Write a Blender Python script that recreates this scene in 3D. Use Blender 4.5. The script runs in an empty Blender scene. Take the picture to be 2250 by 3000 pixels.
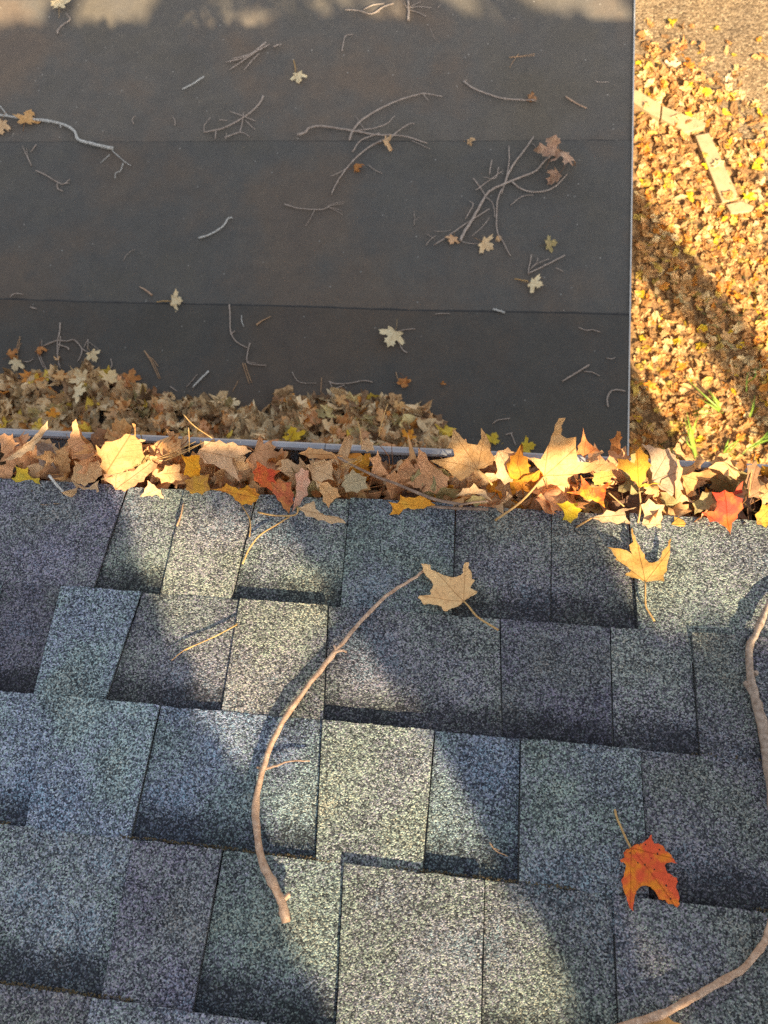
import bpy, math, random
import numpy as np
from mathutils import Vector, Matrix, noise
from mathutils.geometry import delaunay_2d_cdt

R = math.radians
scene = bpy.context.scene
col = scene.collection

# ------------------------------------------------------------------ camera
FPX = 2253.0                       # focal length in photo pixels (2250 x 3000)
PITCH = R(18.4)                    # pitch of the upper roof
def _n(v): v = np.array(v, float); return v / np.linalg.norm(v)
xc = -_n((-18125., 1050., -2253.))
dc = np.array((415., 4100., -2253.)); dc = _n(dc - dc.dot(xc) * xc)
nc = np.cross(xc, dc)
yc = math.cos(PITCH) * dc + math.sin(PITCH) * nc
zc = -math.sin(PITCH) * dc + math.cos(PITCH) * nc
W2C = np.column_stack((xc, yc, zc)); C2W = W2C.T
NR = np.array((0, math.sin(PITCH), math.cos(PITCH)))     # roof normal
DR = np.array((0, math.cos(PITCH), -math.sin(PITCH)))    # down the slope, away from the camera
axis = C2W @ np.array((0, 0, -1.0))
CAM = -axis * (0.888 / -axis.dot(NR)); CAM[0] = 0.0
cam_data = bpy.data.cameras.new("camera"); cam = bpy.data.objects.new("camera", cam_data); col.objects.link(cam)
m4 = Matrix.Identity(4)
for i in range(3):
    for j in range(3): m4[i][j] = C2W[i][j]
    m4[i][3] = CAM[i]
cam.matrix_world = m4
cam_data.sensor_fit = 'VERTICAL'; cam_data.sensor_height = 36.0; cam_data.sensor_width = 27.0
cam_data.lens = 36.0 * FPX / 3000.0
cam_data.clip_start = 0.02; cam_data.clip_end = 400
cam_data.dof.use_dof = True; cam_data.dof.focus_distance = 1.05; cam_data.dof.aperture_fstop = 10.0
scene.camera = cam

# ------------------------------------------------------------------ light
SUN_EL = R(36); SUN_AZ = math.atan2(0.5, -0.87)          # sun stands behind and to the right
SUN = np.array((math.sin(SUN_AZ) * math.cos(SUN_EL), math.cos(SUN_AZ) * math.cos(SUN_EL), math.sin(SUN_EL)))
world = bpy.data.worlds.new("World"); scene.world = world; world.use_nodes = True
wn = world.node_tree; wn.nodes.clear()
sky = wn.nodes.new('ShaderNodeTexSky'); sky.sky_type = 'NISHITA'; sky.sun_disc = False
sky.sun_elevation = SUN_EL; sky.sun_rotation = SUN_AZ; sky.air_density = 1.0; sky.dust_density = 2.5; sky.ozone_density = 0.6
bg = wn.nodes.new('ShaderNodeBackground'); bg.inputs['Strength'].default_value = 0.096
wo = wn.nodes.new('ShaderNodeOutputWorld')
hs = wn.nodes.new('ShaderNodeHueSaturation'); hs.inputs['Saturation'].default_value = 0.42      # thin autumn haze whitens the sky
wn.links.new(sky.outputs[0], hs.inputs['Color']); wn.links.new(hs.outputs[0], bg.inputs[0]); wn.links.new(bg.outputs[0], wo.inputs[0])
sd = bpy.data.lights.new("sun", 'SUN'); sd.energy = 5.0; sd.angle = R(0.5); sd.color = (1.0, 0.80, 0.52)
so = bpy.data.objects.new("sun", sd); col.objects.link(so)
so.rotation_euler = Vector(SUN).to_track_quat('Z', 'Y').to_euler(); so.location = (6, -10, 9)
scene.view_settings.view_transform = 'Standard'; scene.view_settings.look = 'None'
scene.view_settings.gamma = 1.0; scene.view_settings.exposure = 1.55
scene.view_settings.use_curve_mapping = False
scene.render.engine = 'CYCLES'
scene.cycles.use_denoising = False
scene.cycles.max_bounces = 6

# ------------------------------------------------------------------ mapping photo pixels to places
ZG = CAM[2] - 6.0                       # ground
LOW0 = CAM[2] - 3.5; LSL = 0.042        # lower roof: height at the camera's Y, fall per metre
NL = _n((0, LSL, 1.0)); PL = np.array((0, CAM[1], LOW0))
def ray(px, py): return C2W @ np.array(((px - 1125.) / FPX, -(py - 1500.) / FPX, -1.0))
def hit(px, py, p0, n):
    d = ray(px, py); return CAM + d * (np.dot(np.array(p0) - CAM, n) / np.dot(d, n))
def on_roof(px, py, h=0.0): return hit(px, py, NR * h, NR)
def on_low(px, py, h=0.0): return hit(px, py, PL + NL * h, NL)
def on_z(px, py, z): return hit(px, py, (0, 0, z), np.array((0, 0, 1.0)))
def low_z(y): return LOW0 - LSL * (y - CAM[1])
CR = {'A': (0, 0, .6781), 'B': (1125, 0, .6781), 'C': (0, 700, .6781), 'D': (1125, 700, .6781), 'E': (0, 1400, .6781),
      'F': (1125, 1500, .6781), 'G': (0, 2200, .6781), 'H': (1125, 2200, .6781), 'I': (0, 1180, .4822), 'J': (700, 1180, .4822),
      'K': (1450, 1180, .4822), 'L': (1200, 1620, .1808), 'M': (1750, 1530, .1507), 'N': (1780, 2350, .1627),
      'P': (1820, 800, .2622), 'Q': (0, 950, .3376), 'Z': (0, 0, 1.0)}
def cv(c, pts):
    x0, y0, s = CR[c]; return [(x0 + s * x, y0 + s * y) for x, y in pts]

# ------------------------------------------------------------------ mesh helpers
def mesh_obj(name, verts, faces, mat, parent=None, uvs=None, vcol=None, smooth=False):
    me = bpy.data.meshes.new(name)
    me.from_pydata([tuple(map(float, v)) for v in verts], [], faces)
    if uvs is not None:
        uvl = me.uv_layers.new(name="UVMap"); uv = np.asarray(uvs, np.float32)
        idx = np.empty(len(me.loops), np.int32); me.loops.foreach_get('vertex_index', idx)
        uvl.data.foreach_set('uv', uv[idx].ravel())
    if vcol is not None:
        a = me.color_attributes.new(name="col", type='FLOAT_COLOR', domain='POINT')
        c = np.ones((len(verts), 4), np.float32); c[:, :3] = vcol
        a.data.foreach_set('color', c.ravel())
    if smooth: me.polygons.foreach_set('use_smooth', [True] * len(me.polygons))
    me.materials.append(mat); me.update()
    o = bpy.data.objects.new(name, me); col.objects.link(o)
    if parent is not None: o.parent = parent
    return o
def tag(o, label, cat, group=None, kind=None):
    if label: o['label'] = label
    if cat: o['category'] = cat
    if group: o['group'] = group
    if kind: o['kind'] = kind
    return o
def empty(name, loc=(0, 0, 0)):
    o = bpy.data.objects.new(name, None); o.location = loc; o.empty_display_size = .05; col.objects.link(o); return o
def box_data(x0, x1, y0, y1, z0, z1):
    v = [(x0, y0, z0), (x1, y0, z0), (x1, y1, z0), (x0, y1, z0), (x0, y0, z1), (x1, y0, z1), (x1, y1, z1), (x0, y1, z1)]
    f = [(0, 3, 2, 1), (4, 5, 6, 7), (0, 1, 5, 4), (1, 2, 6, 5), (2, 3, 7, 6), (3, 0, 4, 7)]
    return v, f
def prism(name, top, down, mat, parent=None):
    """a slab: outline 'top' (3D points) pushed along the vector 'down'"""
    n = len(top); v = [np.array(p) for p in top] + [np.array(p) + np.array(down) for p in top]
    f = [tuple(range(n)), tuple(range(2 * n - 1, n - 1, -1))] + [(i, i + n, (i + 1) % n + n, (i + 1) % n) for i in range(n)]
    return mesh_obj(name, v, f, mat, parent)
def smooth_line(P, k=4):
    P = [np.array(p, float) for p in P]
    if len(P) < 3:
        return [P[0] + (P[-1] - P[0]) * t for t in np.linspace(0, 1, k + 2)]
    Q = [2 * P[0] - P[1]] + P + [2 * P[-1] - P[-2]]; out = []
    for i in range(1, len(Q) - 2):
        for j in range(k):
            t = j / k; a, b, c, d = Q[i - 1], Q[i], Q[i + 1], Q[i + 2]
            out.append(.5 * ((2 * b) + (-a + c) * t + (2 * a - 5 * b + 4 * c - d) * t * t + (-a + 3 * b - 3 * c + d) * t ** 3))
    out.append(P[-1]); return out
def tube(P, r0, r1, sides=6, rough=0.0, rng=random):
    """rounded tube with tapering, slightly knobbly radius; returns verts, faces"""
    V, Fc = [], []; n = len(P); P = [np.array(p, float) for p in P]
    ref = np.array((0.13, 0.21, 1.0))
    for i, p in enumerate(P):
        t = P[min(i + 1, n - 1)] - P[max(i - 1, 0)]; t = t / (np.linalg.norm(t) + 1e-9)
        a = np.cross(t, ref); a /= (np.linalg.norm(a) + 1e-9); b = np.cross(t, a)
        r = r0 + (r1 - r0) * i / max(1, n - 1); r *= 1 + rough * rng.uniform(-1, 1)
        for k in range(sides):
            w = 2 * math.pi * k / sides; V.append(p + a * math.cos(w) * r + b * math.sin(w) * r)
    for i in range(n - 1):
        for k in range(sides):
            a0 = i * sides + k; a1 = i * sides + (k + 1) % sides
            Fc.append((a0, a1, a1 + sides, a0 + sides))
    Fc.append(tuple(range(sides - 1, -1, -1))); Fc.append(tuple(range((n - 1) * sides, n * sides)))
    return V, Fc
def join(parts):
    V, Fc = [], []
    for v, f in parts:
        o = len(V); V += list(v); Fc += [tuple(i + o for i in q) for q in f]
    return V, Fc

# ------------------------------------------------------------------ material helpers
class NT:
    def __init__(s, name):
        s.m = bpy.data.materials.new(name); s.m.use_nodes = True; s.t = s.m.node_tree; s.t.nodes.clear()
        s.out = s.n('ShaderNodeOutputMaterial')
    def n(s, t, **k):
        x = s.t.nodes.new(t)
        for a, b in k.items(): setattr(x, a, b)
        return x
    def l(s, a, b): s.t.links.new(a, b)
    def math(s, op, a, b=None, c=None, clamp=False):
        x = s.n('ShaderNodeMath', operation=op, use_clamp=clamp)
        for i, v in enumerate((a, b, c)):
            if v is None: continue
            if isinstance(v, (int, float)): x.inputs[i].default_value = v
            else: s.l(v, x.inputs[i])
        return x.outputs[0]
    def ramp(s, fac, stops, interp='LINEAR'):
        x = s.n('ShaderNodeValToRGB'); x.color_ramp.interpolation = interp; e = x.color_ramp.elements
        while len(e) < len(stops): e.new(0.5)
        for k, (p, c) in zip(e, stops):
            k.position = p; k.color = (*c, 1) if len(c) == 3 else c
        s.l(fac, x.inputs[0]); return x.outputs[0]
    def mix(s, f, a, b, mode='MIX'):
        x = s.n('ShaderNodeMix', data_type='RGBA', blend_type=mode, clamp_factor=True)
        for sock, v in ((x.inputs[0], f), (x.inputs[6], a), (x.inputs[7], b)):
            if isinstance(v, (int, float)): sock.default_value = v
            elif isinstance(v, tuple): sock.default_value = (*v, 1)
            else: s.l(v, sock)
        return x.outputs[2]
    def noise(s, vec, scale, detail=3, rough=.55, dist=0):
        x = s.n('ShaderNodeTexNoise'); x.inputs['Scale'].default_value = scale; x.inputs['Detail'].default_value = detail
        x.inputs['Roughness'].default_value = rough; x.inputs['Distortion'].default_value = dist
        if vec is not None: s.l(vec, x.inputs['Vector'])
        return x.outputs
    def vor(s, vec, scale, feature='F1'):
        x = s.n('ShaderNodeTexVoronoi'); x.feature = feature; x.inputs['Scale'].default_value = scale
        if vec is not None: s.l(vec, x.inputs['Vector'])
        return x.outputs
    def attr(s, name, kind='OBJECT'):
        x = s.n('ShaderNodeAttribute', attribute_name=name, attribute_type=kind); return x.outputs
    def bump(s, h, strength, dist):
        x = s.n('ShaderNodeBump'); x.inputs['Strength'].default_value = strength; x.inputs['Distance'].default_value = dist
        s.l(h, x.inputs['Height']); return x.outputs[0]
    def bsdf(s, colr, rough=.8, spec=.3, normal=None, metal=0):
        b = s.n('ShaderNodeBsdfPrincipled')
        for nm, v in (('Base Color', colr), ('Roughness', rough), ('Specular IOR Level', spec), ('Metallic', metal)):
            if isinstance(v, (int, float)): b.inputs[nm].default_value = v
            elif isinstance(v, tuple): b.inputs[nm].default_value = (*v, 1)
            else: s.l(v, b.inputs[nm])
        if normal is not None: s.l(normal, b.inputs['Normal'])
        s.l(b.outputs[0], s.out.inputs[0]); return b

def mat_shingle():
    k = NT('granule_shingle'); P = k.n('ShaderNodeTexCoord').outputs['Object']
    v = k.vor(P, 680); sep = k.n('ShaderNodeSeparateColor'); k.l(v['Color'], sep.inputs[0])
    n1 = k.noise(P, 480, 3, .7)['Fac']
    g = k.math('ADD', k.math('MULTIPLY', sep.outputs[0], .72), k.math('MULTIPLY', n1, .46))
    lowf = k.noise(P, 16, 4, .65)['Fac']
    g = k.math('ADD', g, k.math('MULTIPLY', k.math('SUBTRACT', lowf, .5), .42))
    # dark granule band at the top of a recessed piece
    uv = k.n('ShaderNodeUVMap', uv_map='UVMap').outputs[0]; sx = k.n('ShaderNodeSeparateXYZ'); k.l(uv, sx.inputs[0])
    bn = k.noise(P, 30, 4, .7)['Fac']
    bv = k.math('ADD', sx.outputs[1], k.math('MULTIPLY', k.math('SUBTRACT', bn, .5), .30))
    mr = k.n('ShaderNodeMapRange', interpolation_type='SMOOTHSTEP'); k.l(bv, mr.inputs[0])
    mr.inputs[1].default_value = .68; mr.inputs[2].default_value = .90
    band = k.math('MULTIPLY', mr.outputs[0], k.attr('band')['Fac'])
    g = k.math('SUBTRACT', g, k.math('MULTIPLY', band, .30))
    colr = k.ramp(g, [(.22, (.014, .015, .018)), (.40, (.046, .049, .054)), (.54, (.104, .108, .113)), (.70, (.19, .196, .196)), (.92, (.38, .385, .37))])
    # granule blends: slate blue, plum, sage, buff
    hn = k.noise(P, 9, 3, .6)['Fac']
    hn = k.math('ADD', hn, k.math('MULTIPLY', k.math('SUBTRACT', sep.outputs[1], .5), .26))
    tint = k.ramp(hn, [(.28, (.72, .94, 1.12)), (.41, (.98, .85, 1.10)), (.50, (1, 1, 1)), (.60, (.86, 1.06, .96)), (.74, (1.14, 1.03, .84))])
    colr = k.mix(.85, colr, tint, 'MULTIPLY')
    colr = k.mix(1, colr, k.attr('tone')['Color'], 'MULTIPLY')
    h = k.math('SUBTRACT', 1, v['Distance'])
    nb = k.bump(k.math('ADD', h, n1), .9, .0012)
    k.bsdf(colr, .78, .35, nb); return k.m
def mat_bitumen():
    k = NT('bitumen_roofing'); P = k.n('ShaderNodeTexCoord').outputs['Object']
    a = k.noise(P, .75, 5, .62)['Fac']; b = k.noise(P, 420, 2, .6)['Fac']; c = k.noise(P, 14, 4, .7)['Fac']
    base = k.ramp(a, [(.36, (.136, .127, .107)), (.48, (.131, .129, .122)), (.58, (.165, .138, .113)), (.72, (.142, .125, .114))])
    sh = k.ramp(b, [(.30, (.62, .62, .62)), (.55, (1.0, 1.0, 1.0)), (.72, (1.5, 1.5, 1.48))])
    st = k.noise(P, 2.4, 6, .7, 1.6)['Fac']; base = k.mix(1, base, k.ramp(st, [(.36, (.94, .94, .94)), (.5, (1, 1, 1)), (.62, (1.07, 1.06, 1.04))]), 'MULTIPLY')
    colr = k.mix(1, base, sh, 'MULTIPLY'); colr = k.mix(.35, colr, k.ramp(c, [(.3, (.72, .74, .76)), (.7, (1.22, 1.18, 1.12))]), 'MULTIPLY')
    v = k.vor(P, 60); s2 = k.n('ShaderNodeSeparateColor'); k.l(v['Color'], s2.inputs[0])
    spot = k.math('MULTIPLY', k.math('GREATER_THAN', s2.outputs[0], .988), k.math('LESS_THAN', v['Distance'], .23))
    colr = k.mix(spot, colr, (.34, .34, .32))
    colr = k.mix(1, colr, k.attr('tone')['Color'], 'MULTIPLY')
    k.bsdf(colr, .82, .35, k.bump(b, .5, .001)); return k.m
def mat_plain(name, c, rough=.6, spec=.4, var=.15, scale=20, metal=0):
    k = NT(name); P = k.n('ShaderNodeTexCoord').outputs['Object']
    f = k.noise(P, scale, 5, .65)['Fac']
    cc = k.ramp(f, [(.25, tuple(x * (1 - var) for x in c)), (.75, tuple(min(1, x * (1 + var)) for x in c))])
    k.bsdf(cc, rough, spec, k.bump(f, .2, .002), metal); return k.m
def leaf_core(k, c1, c2, spots, uv):
    """veined maple blade; uv holds the flat leaf's own plan, hub at 0,0, tip at 0,1"""
    P3 = k.n('ShaderNodeTexCoord').outputs['Object']
    sx = k.n('ShaderNodeSeparateXYZ'); k.l(uv, sx.inputs[0]); U, V = sx.outputs[0], sx.outputs[1]
    oi = k.n('ShaderNodeObjectInfo').outputs['Random']
    off = k.n('ShaderNodeCombineXYZ'); k.l(k.math('MULTIPLY', oi, 37), off.inputs[2]); k.l(U, off.inputs[0]); k.l(V, off.inputs[1])
    Q = off.outputs[0]
    vein = None
    for deg, w in ((0, .011), (43, .009), (-43, .009), (92, .008), (-92, .008)):
        a = R(deg); sx_, cx_ = math.sin(a), math.cos(a)
        along = k.math('ADD', k.math('MULTIPLY', U, sx_), k.math('MULTIPLY', V, cx_))
        perp = k.math('ABSOLUTE', k.math('SUBTRACT', k.math('MULTIPLY', U, cx_), k.math('MULTIPLY', V, sx_)))
        on = k.math('GREATER_THAN', along, 0)
        ln = k.math('MULTIPLY', on, k.math('SUBTRACT', 1, k.math('DIVIDE', perp, w), None, True))
        # side veins leave the rib at a slant
        fr = k.math('FRACT', k.math('MULTIPLY', k.math('SUBTRACT', along, k.math('MULTIPLY', perp, 1.0)), 8.5))
        sv = k.math('MULTIPLY', k.math('LESS_THAN', fr, .09), k.math('LESS_THAN', perp, k.math('MULTIPLY', along, .33)))
        sv = k.math('MULTIPLY', k.math('MULTIPLY', sv, on), .35)
        both = k.math('MAXIMUM', ln, sv); vein = both if vein is None else k.math('MAXIMUM', vein, both)
    nz = k.noise(Q, 3.2, 5, .6, .4)['Fac']
    f = k.n('ShaderNodeMapRange', interpolation_type='SMOOTHSTEP'); k.l(nz, f.inputs[0]); f.inputs[1].default_value = .42; f.inputs[2].default_value = .62
    c = k.mix(f.outputs[0], c1, c2)
    fine = k.noise(Q, 14, 4, .7)['Fac']
    c = k.mix(.8, c, k.ramp(fine, [(.28, (.70, .66, .60)), (.5, (1, 1, 1)), (.75, (1.18, 1.16, 1.08))]), 'MULTIPLY')
    vcol = k.mix(1, c, (.62, .52, .42), 'MULTIPLY')
    c = k.mix(vein, c, vcol)
    sp = k.vor(Q, 15); s2 = k.n('ShaderNodeSeparateColor'); k.l(sp['Color'], s2.inputs[0])
    dot = k.math('MULTIPLY', k.math('GREATER_THAN', s2.outputs[0], .86), k.math('LESS_THAN', sp['Distance'], .22))
    c = k.mix(k.math('MULTIPLY', dot, spots), c, (.06, .03, .015))
    h = k.math('ADD', k.math('MULTIPLY', vein, .8), k.math('MULTIPLY', fine, .8))
    nb = k.bump(h, .55, .0015)
    d = k.n('ShaderNodeBsdfPrincipled'); k.l(c, d.inputs['Base Color']); d.inputs['Roughness'].default_value = .62
    d.inputs['Specular IOR Level'].default_value = .25; k.l(nb, d.inputs['Normal'])
    t = k.n('ShaderNodeBsdfTranslucent'); k.l(k.mix(1, c, (1.0, .80, .50), 'MULTIPLY'), t.inputs[0]); k.l(nb, t.inputs['Normal'])
    mx = k.n('ShaderNodeMixShader'); mx.inputs[0].default_value = .17
    k.l(d.outputs[0], mx.inputs[1]); k.l(t.outputs[0], mx.inputs[2]); k.l(mx.outputs[0], k.out.inputs[0])
def mat_leaf():
    k = NT('maple_leaf_blade'); uv = k.n('ShaderNodeUVMap', uv_map='UVMap').outputs[0]
    leaf_core(k, k.attr('tint')['Color'], k.attr('tint2')['Color'], k.attr('spots')['Fac'], uv); return k.m
def mat_litter():
    k = NT('leaf_litter'); c = k.attr('col', 'GEOMETRY')['Color']
    P = k.n('ShaderNodeTexCoord').outputs['Object']; f = k.noise(P, 90, 3, .6)['Fac']
    c = k.mix(.7, c, k.ramp(f, [(.3, (.7, .66, .6)), (.7, (1.2, 1.18, 1.1))]), 'MULTIPLY')
    d = k.n('ShaderNodeBsdfPrincipled'); k.l(c, d.inputs['Base Color']); d.inputs['Roughness'].default_value = .65; d.inputs['Specular IOR Level'].default_value = .25
    t = k.n('ShaderNodeBsdfTranslucent'); k.l(c, t.inputs[0]); mx = k.n('ShaderNodeMixShader'); mx.inputs[0].default_value = .22
    k.l(d.outputs[0], mx.inputs[1]); k.l(t.outputs[0], mx.inputs[2]); k.l(mx.outputs[0], k.out.inputs[0]); return k.m
def mat_bark(name, a, b, sc=60):
    k = NT(name); P = k.n('ShaderNodeTexCoord').outputs['Object']
    f = k.noise(P, sc, 5, .7)['Fac']; g = k.noise(P, sc * 6, 3, .6)['Fac']
    c = k.ramp(f, [(.32, a), (.66, b)]); c = k.mix(.7, c, k.ramp(g, [(.3, (.65, .62, .6)), (.7, (1.2, 1.2, 1.2))]), 'MULTIPLY')
    k.bsdf(c, .75, .3, k.bump(g, .6, .0012)); return k.m
def mat_ground():
    k = NT('leafy_soil'); P = k.n('ShaderNodeTexCoord').outputs['Object']
    a = k.noise(P, 22, 6, .7)['Fac']; b = k.noise(P, 1.1, 4)['Fac']
    c = k.ramp(a, [(.3, (.10, .055, .024)), (.5, (.28, .16, .07)), (.7, (.46, .29, .13))])
    c2 = k.ramp(a, [(.3, (.02, .022, .008)), (.7, (.07, .08, .02))])
    c = k.mix(k.ramp(b, [(.55, (0, 0, 0)), (.7, (1, 1, 1))]), c, c2)
    k.bsdf(c, .9, .2, k.bump(a, .8, .02)); return k.m
def mat_drive():
    k = NT('coarse_asphalt'); P = k.n('ShaderNodeTexCoord').outputs['Object']
    v = k.vor(P, 62); s = k.n('ShaderNodeSeparateColor'); k.l(v['Color'], s.inputs[0]); n = k.noise(P, 120, 4, .7)['Fac']; lf = k.noise(P, 2.2, 5, .6)['Fac']
    g = k.math('ADD', k.math('MULTIPLY', s.outputs[0], .6), k.math('MULTIPLY', n, .5))
    c = k.ramp(g, [(.2, (.08, .053, .03)), (.45, (.18, .125, .07)), (.7, (.27, .19, .11)), (.95, (.42, .33, .2))])
    c = k.mix(.8, c, k.ramp(lf, [(.35, (.78, .78, .80)), (.65, (1.15, 1.1, 1.0))]), 'MULTIPLY')
    k.bsdf(c, .85, .25, k.bump(k.math('SUBTRACT', g, v['Distance']), 1.0, .006)); return k.m

M_SH = mat_shingle(); M_BIT = mat_bitumen(); M_LEAF = mat_leaf(); M_LIT = mat_litter()
M_TWIG = mat_bark('grey_twig_bark', (.30, .23, .18), (.50, .42, .35)); M_TAN = mat_bark('tan_twig_bark', (.38, .22, .13), (.68, .48, .33), 130)
M_PALE = mat_bark('lichened_bark', (.34, .31, .27), (.70, .70, .64), 110)
M_STEM = mat_bark('leaf_stalk', (.48, .27, .09), (.62, .40, .16), 200); M_NEED = mat_bark('dry_needle', (.42, .24, .13), (.55, .36, .20), 200)
M_BROWN = mat_bark('brown_twig_bark', (.16, .10, .07), (.34, .24, .17), 90); M_BRANCH = mat_bark('grey_brown_branch_bark', (.20, .135, .09), (.50, .39, .30), 150)
M_GND = mat_ground(); M_DRV = mat_drive()
M_GUT = mat_plain('painted_aluminium', (.36, .37, .39), .42, .5, .25, 26)
M_WHITE = mat_plain('white_trim', (.62, .60, .55), .5, .4, .12, 12)
M_SIDE = mat_plain('grey_siding', (.42, .41, .38), .7, .3, .08, 3)
M_PAVE = mat_plain('pale_stone_edging', (.42, .30, .16), .85, .2, .22, 14)
M_DARK = mat_plain('roof_edge_dirt', (.13, .10, .055), .95, .1, .5, 140)
M_GRASS = mat_plain('grass_blade_green', (.20, .30, .035), .5, .3, .25, 6)
M_BARK = mat_bark('tree_bark', (.07, .055, .04), (.20, .16, .12), 6)

# ================================================================== SETTING
v, f = box_data(-60, 60, -60, 60, ZG - .5, ZG - .02)
g = mesh_obj('ground', [(-60, -60, ZG), (60, -60, ZG), (60, 60, ZG), (-60, 60, ZG)], [(0, 1, 2, 3)], M_GND); g['kind'] = 'structure'
drive_px = cv('B', [(1070, 225), (1130, 245), (1200, 275), (1300, 345), (1420, 420), (1500, 520), (1590, 660), (1659, 790), (1800, 1050)])
drive_edge = [on_z(px, py, ZG) for px, py in drive_px]
dpts = [np.array((drive_edge[0][0] - 4.0, drive_edge[0][1] + 1.6, ZG))] + drive_edge + [np.array((9, drive_edge[-1][1] - 1.5, ZG)), np.array((20, 4, ZG)), np.array((20, 40, ZG)), np.array((-4, 40, ZG))]
dw = prism('driveway', [p + np.array((0, 0, .004)) for p in dpts][::-1], (0, 0, -.05), M_DRV); dw['kind'] = 'structure'

# ------------------------------------------------------------------ the house whose roof the camera looks down
HX0, HX1 = -6.0, 2.72
house = empty('house', (0, -4, ZG)); HO = np.array((0, -4, ZG))
tag(house, 'house with grey granule shingles sloping down to a leaf filled gutter', 'house')
def hpart(name, v, f, mat, **k):
    o = mesh_obj(name, [np.array(p) - HO for p in v], f, mat, house, **k); return o
def rp(x, s, n): return np.array((x, 0, 0)) + DR * s + NR * n
# deck slab, both slopes
RY = -4.4 / math.cos(PITCH)
v = [rp(HX0, 0.0 - .012, -.004), rp(HX1, -.012, -.004), rp(HX1, RY, -.004), rp(HX0, RY, -.004)]
v += [p - NR * .018 for p in v]
hpart('roof_deck', v, [(0, 1, 2, 3), (7, 6, 5, 4), (0, 4, 5, 1), (1, 5, 6, 2), (2, 6, 7, 3), (3, 7, 4, 0)], M_SIDE)
NB = np.array((0, -math.sin(PITCH), math.cos(PITCH)))
pr = rp(0, RY, 0)
def bp(x, t, n): return np.array((x, pr[1], pr[2])) + np.array((0, -math.cos(PITCH), -math.sin(PITCH))) * t + NB * n
v = [bp(HX0, 0, .01), bp(HX1, 0, .01), bp(HX1, 4.6, .01), bp(HX0, 4.6, .01)]; v += [p - NB * .03 for p in v]
o = hpart('back_roof_slope', v, [(0, 3, 2, 1), (4, 5, 6, 7), (0, 1, 5, 4), (1, 2, 6, 5), (2, 3, 7, 6), (3, 0, 4, 7)], M_SH, uvs=[(0, .2)] * 8); o['tone'] = (.8, .82, .86); o['band'] = 0.0
zr = pr[2] - .03
v = [(HX0 + .3, -.32, ZG), (HX1 - .12, -.32, ZG), (HX1 - .12, -8.4, ZG), (HX0 + .3, -8.4, ZG),
     (HX0 + .3, -.32, .06), (HX1 - .12, -.32, .06), (HX1 - .12, -8.4, .06), (HX0 + .3, -8.4, .06), (HX0 + .3, pr[1], zr), (HX1 - .12, pr[1], zr)]
hpart('wall', v, [(0, 1, 5, 4), (2, 3, 7, 6), (1, 2, 6, 9, 5), (3, 0, 4, 8, 7), (4, 5, 9, 8), (6, 7, 8, 9)], M_SIDE)
v, f = box_data(HX0, HX1, -.035, -.016, -.19, -.03); hpart('fascia', v, f, M_WHITE)
v, f = box_data(HX0, HX1, -.32, -.036, -.19, -.18); hpart('soffit', v, f, M_WHITE)

# gutter: K profile with a rolled lip, extruded along the eave
LIPP = on_z(1125, 1307, -.03)
LY = float(LIPP[1]); LZ = -.03
prof = [(-.014, -.036), (-.014, -.125), (LY - .035, -.125), (LY - .032, -.095), (LY - .004, -.062), (LY + .001, LZ - .016), (LY + .001, LZ - .003), (LY - .002, LZ),
        (LY - .008, LZ), (LY - .0105, LZ - .003), (LY - .0105, LZ - .010), (LY - .0085, LZ - .010), (LY - .0085, LZ - .004), (LY - .004, LZ - .005), (LY - .0012, LZ - .016),
        (LY - .006, -.061), (LY - .034, -.094), (LY - .037, -.1235), (-.0125, -.1235), (-.0125, -.036)]
for gi, (ga, gb) in enumerate(((HX0, -.2205), (-.2195, HX1))):
    nseg = 40; V, Fc = [], []; n = len(prof)
    for i in range(nseg + 1):
        x = ga + (gb - ga) * i / nseg
        for (y, z) in prof:
            w = 0.0012 * noise.noise(Vector((x * 2.1, y * 3, 3.0 + gi)))
            V.append((x, y + (w if y > .02 else 0), z + w * .6 - gi * .0006))
    for i in range(nseg):
        for j in range(n):
            a = i * n + j; b = i * n + (j + 1) % n; Fc.append((a, b, b + n, a + n))
    Fc.append(tuple(range(n))); Fc.append(tuple(range(nseg * n + n - 1, nseg * n - 1, -1)))
    hpart('gutter', V, Fc, M_GUT)

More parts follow.
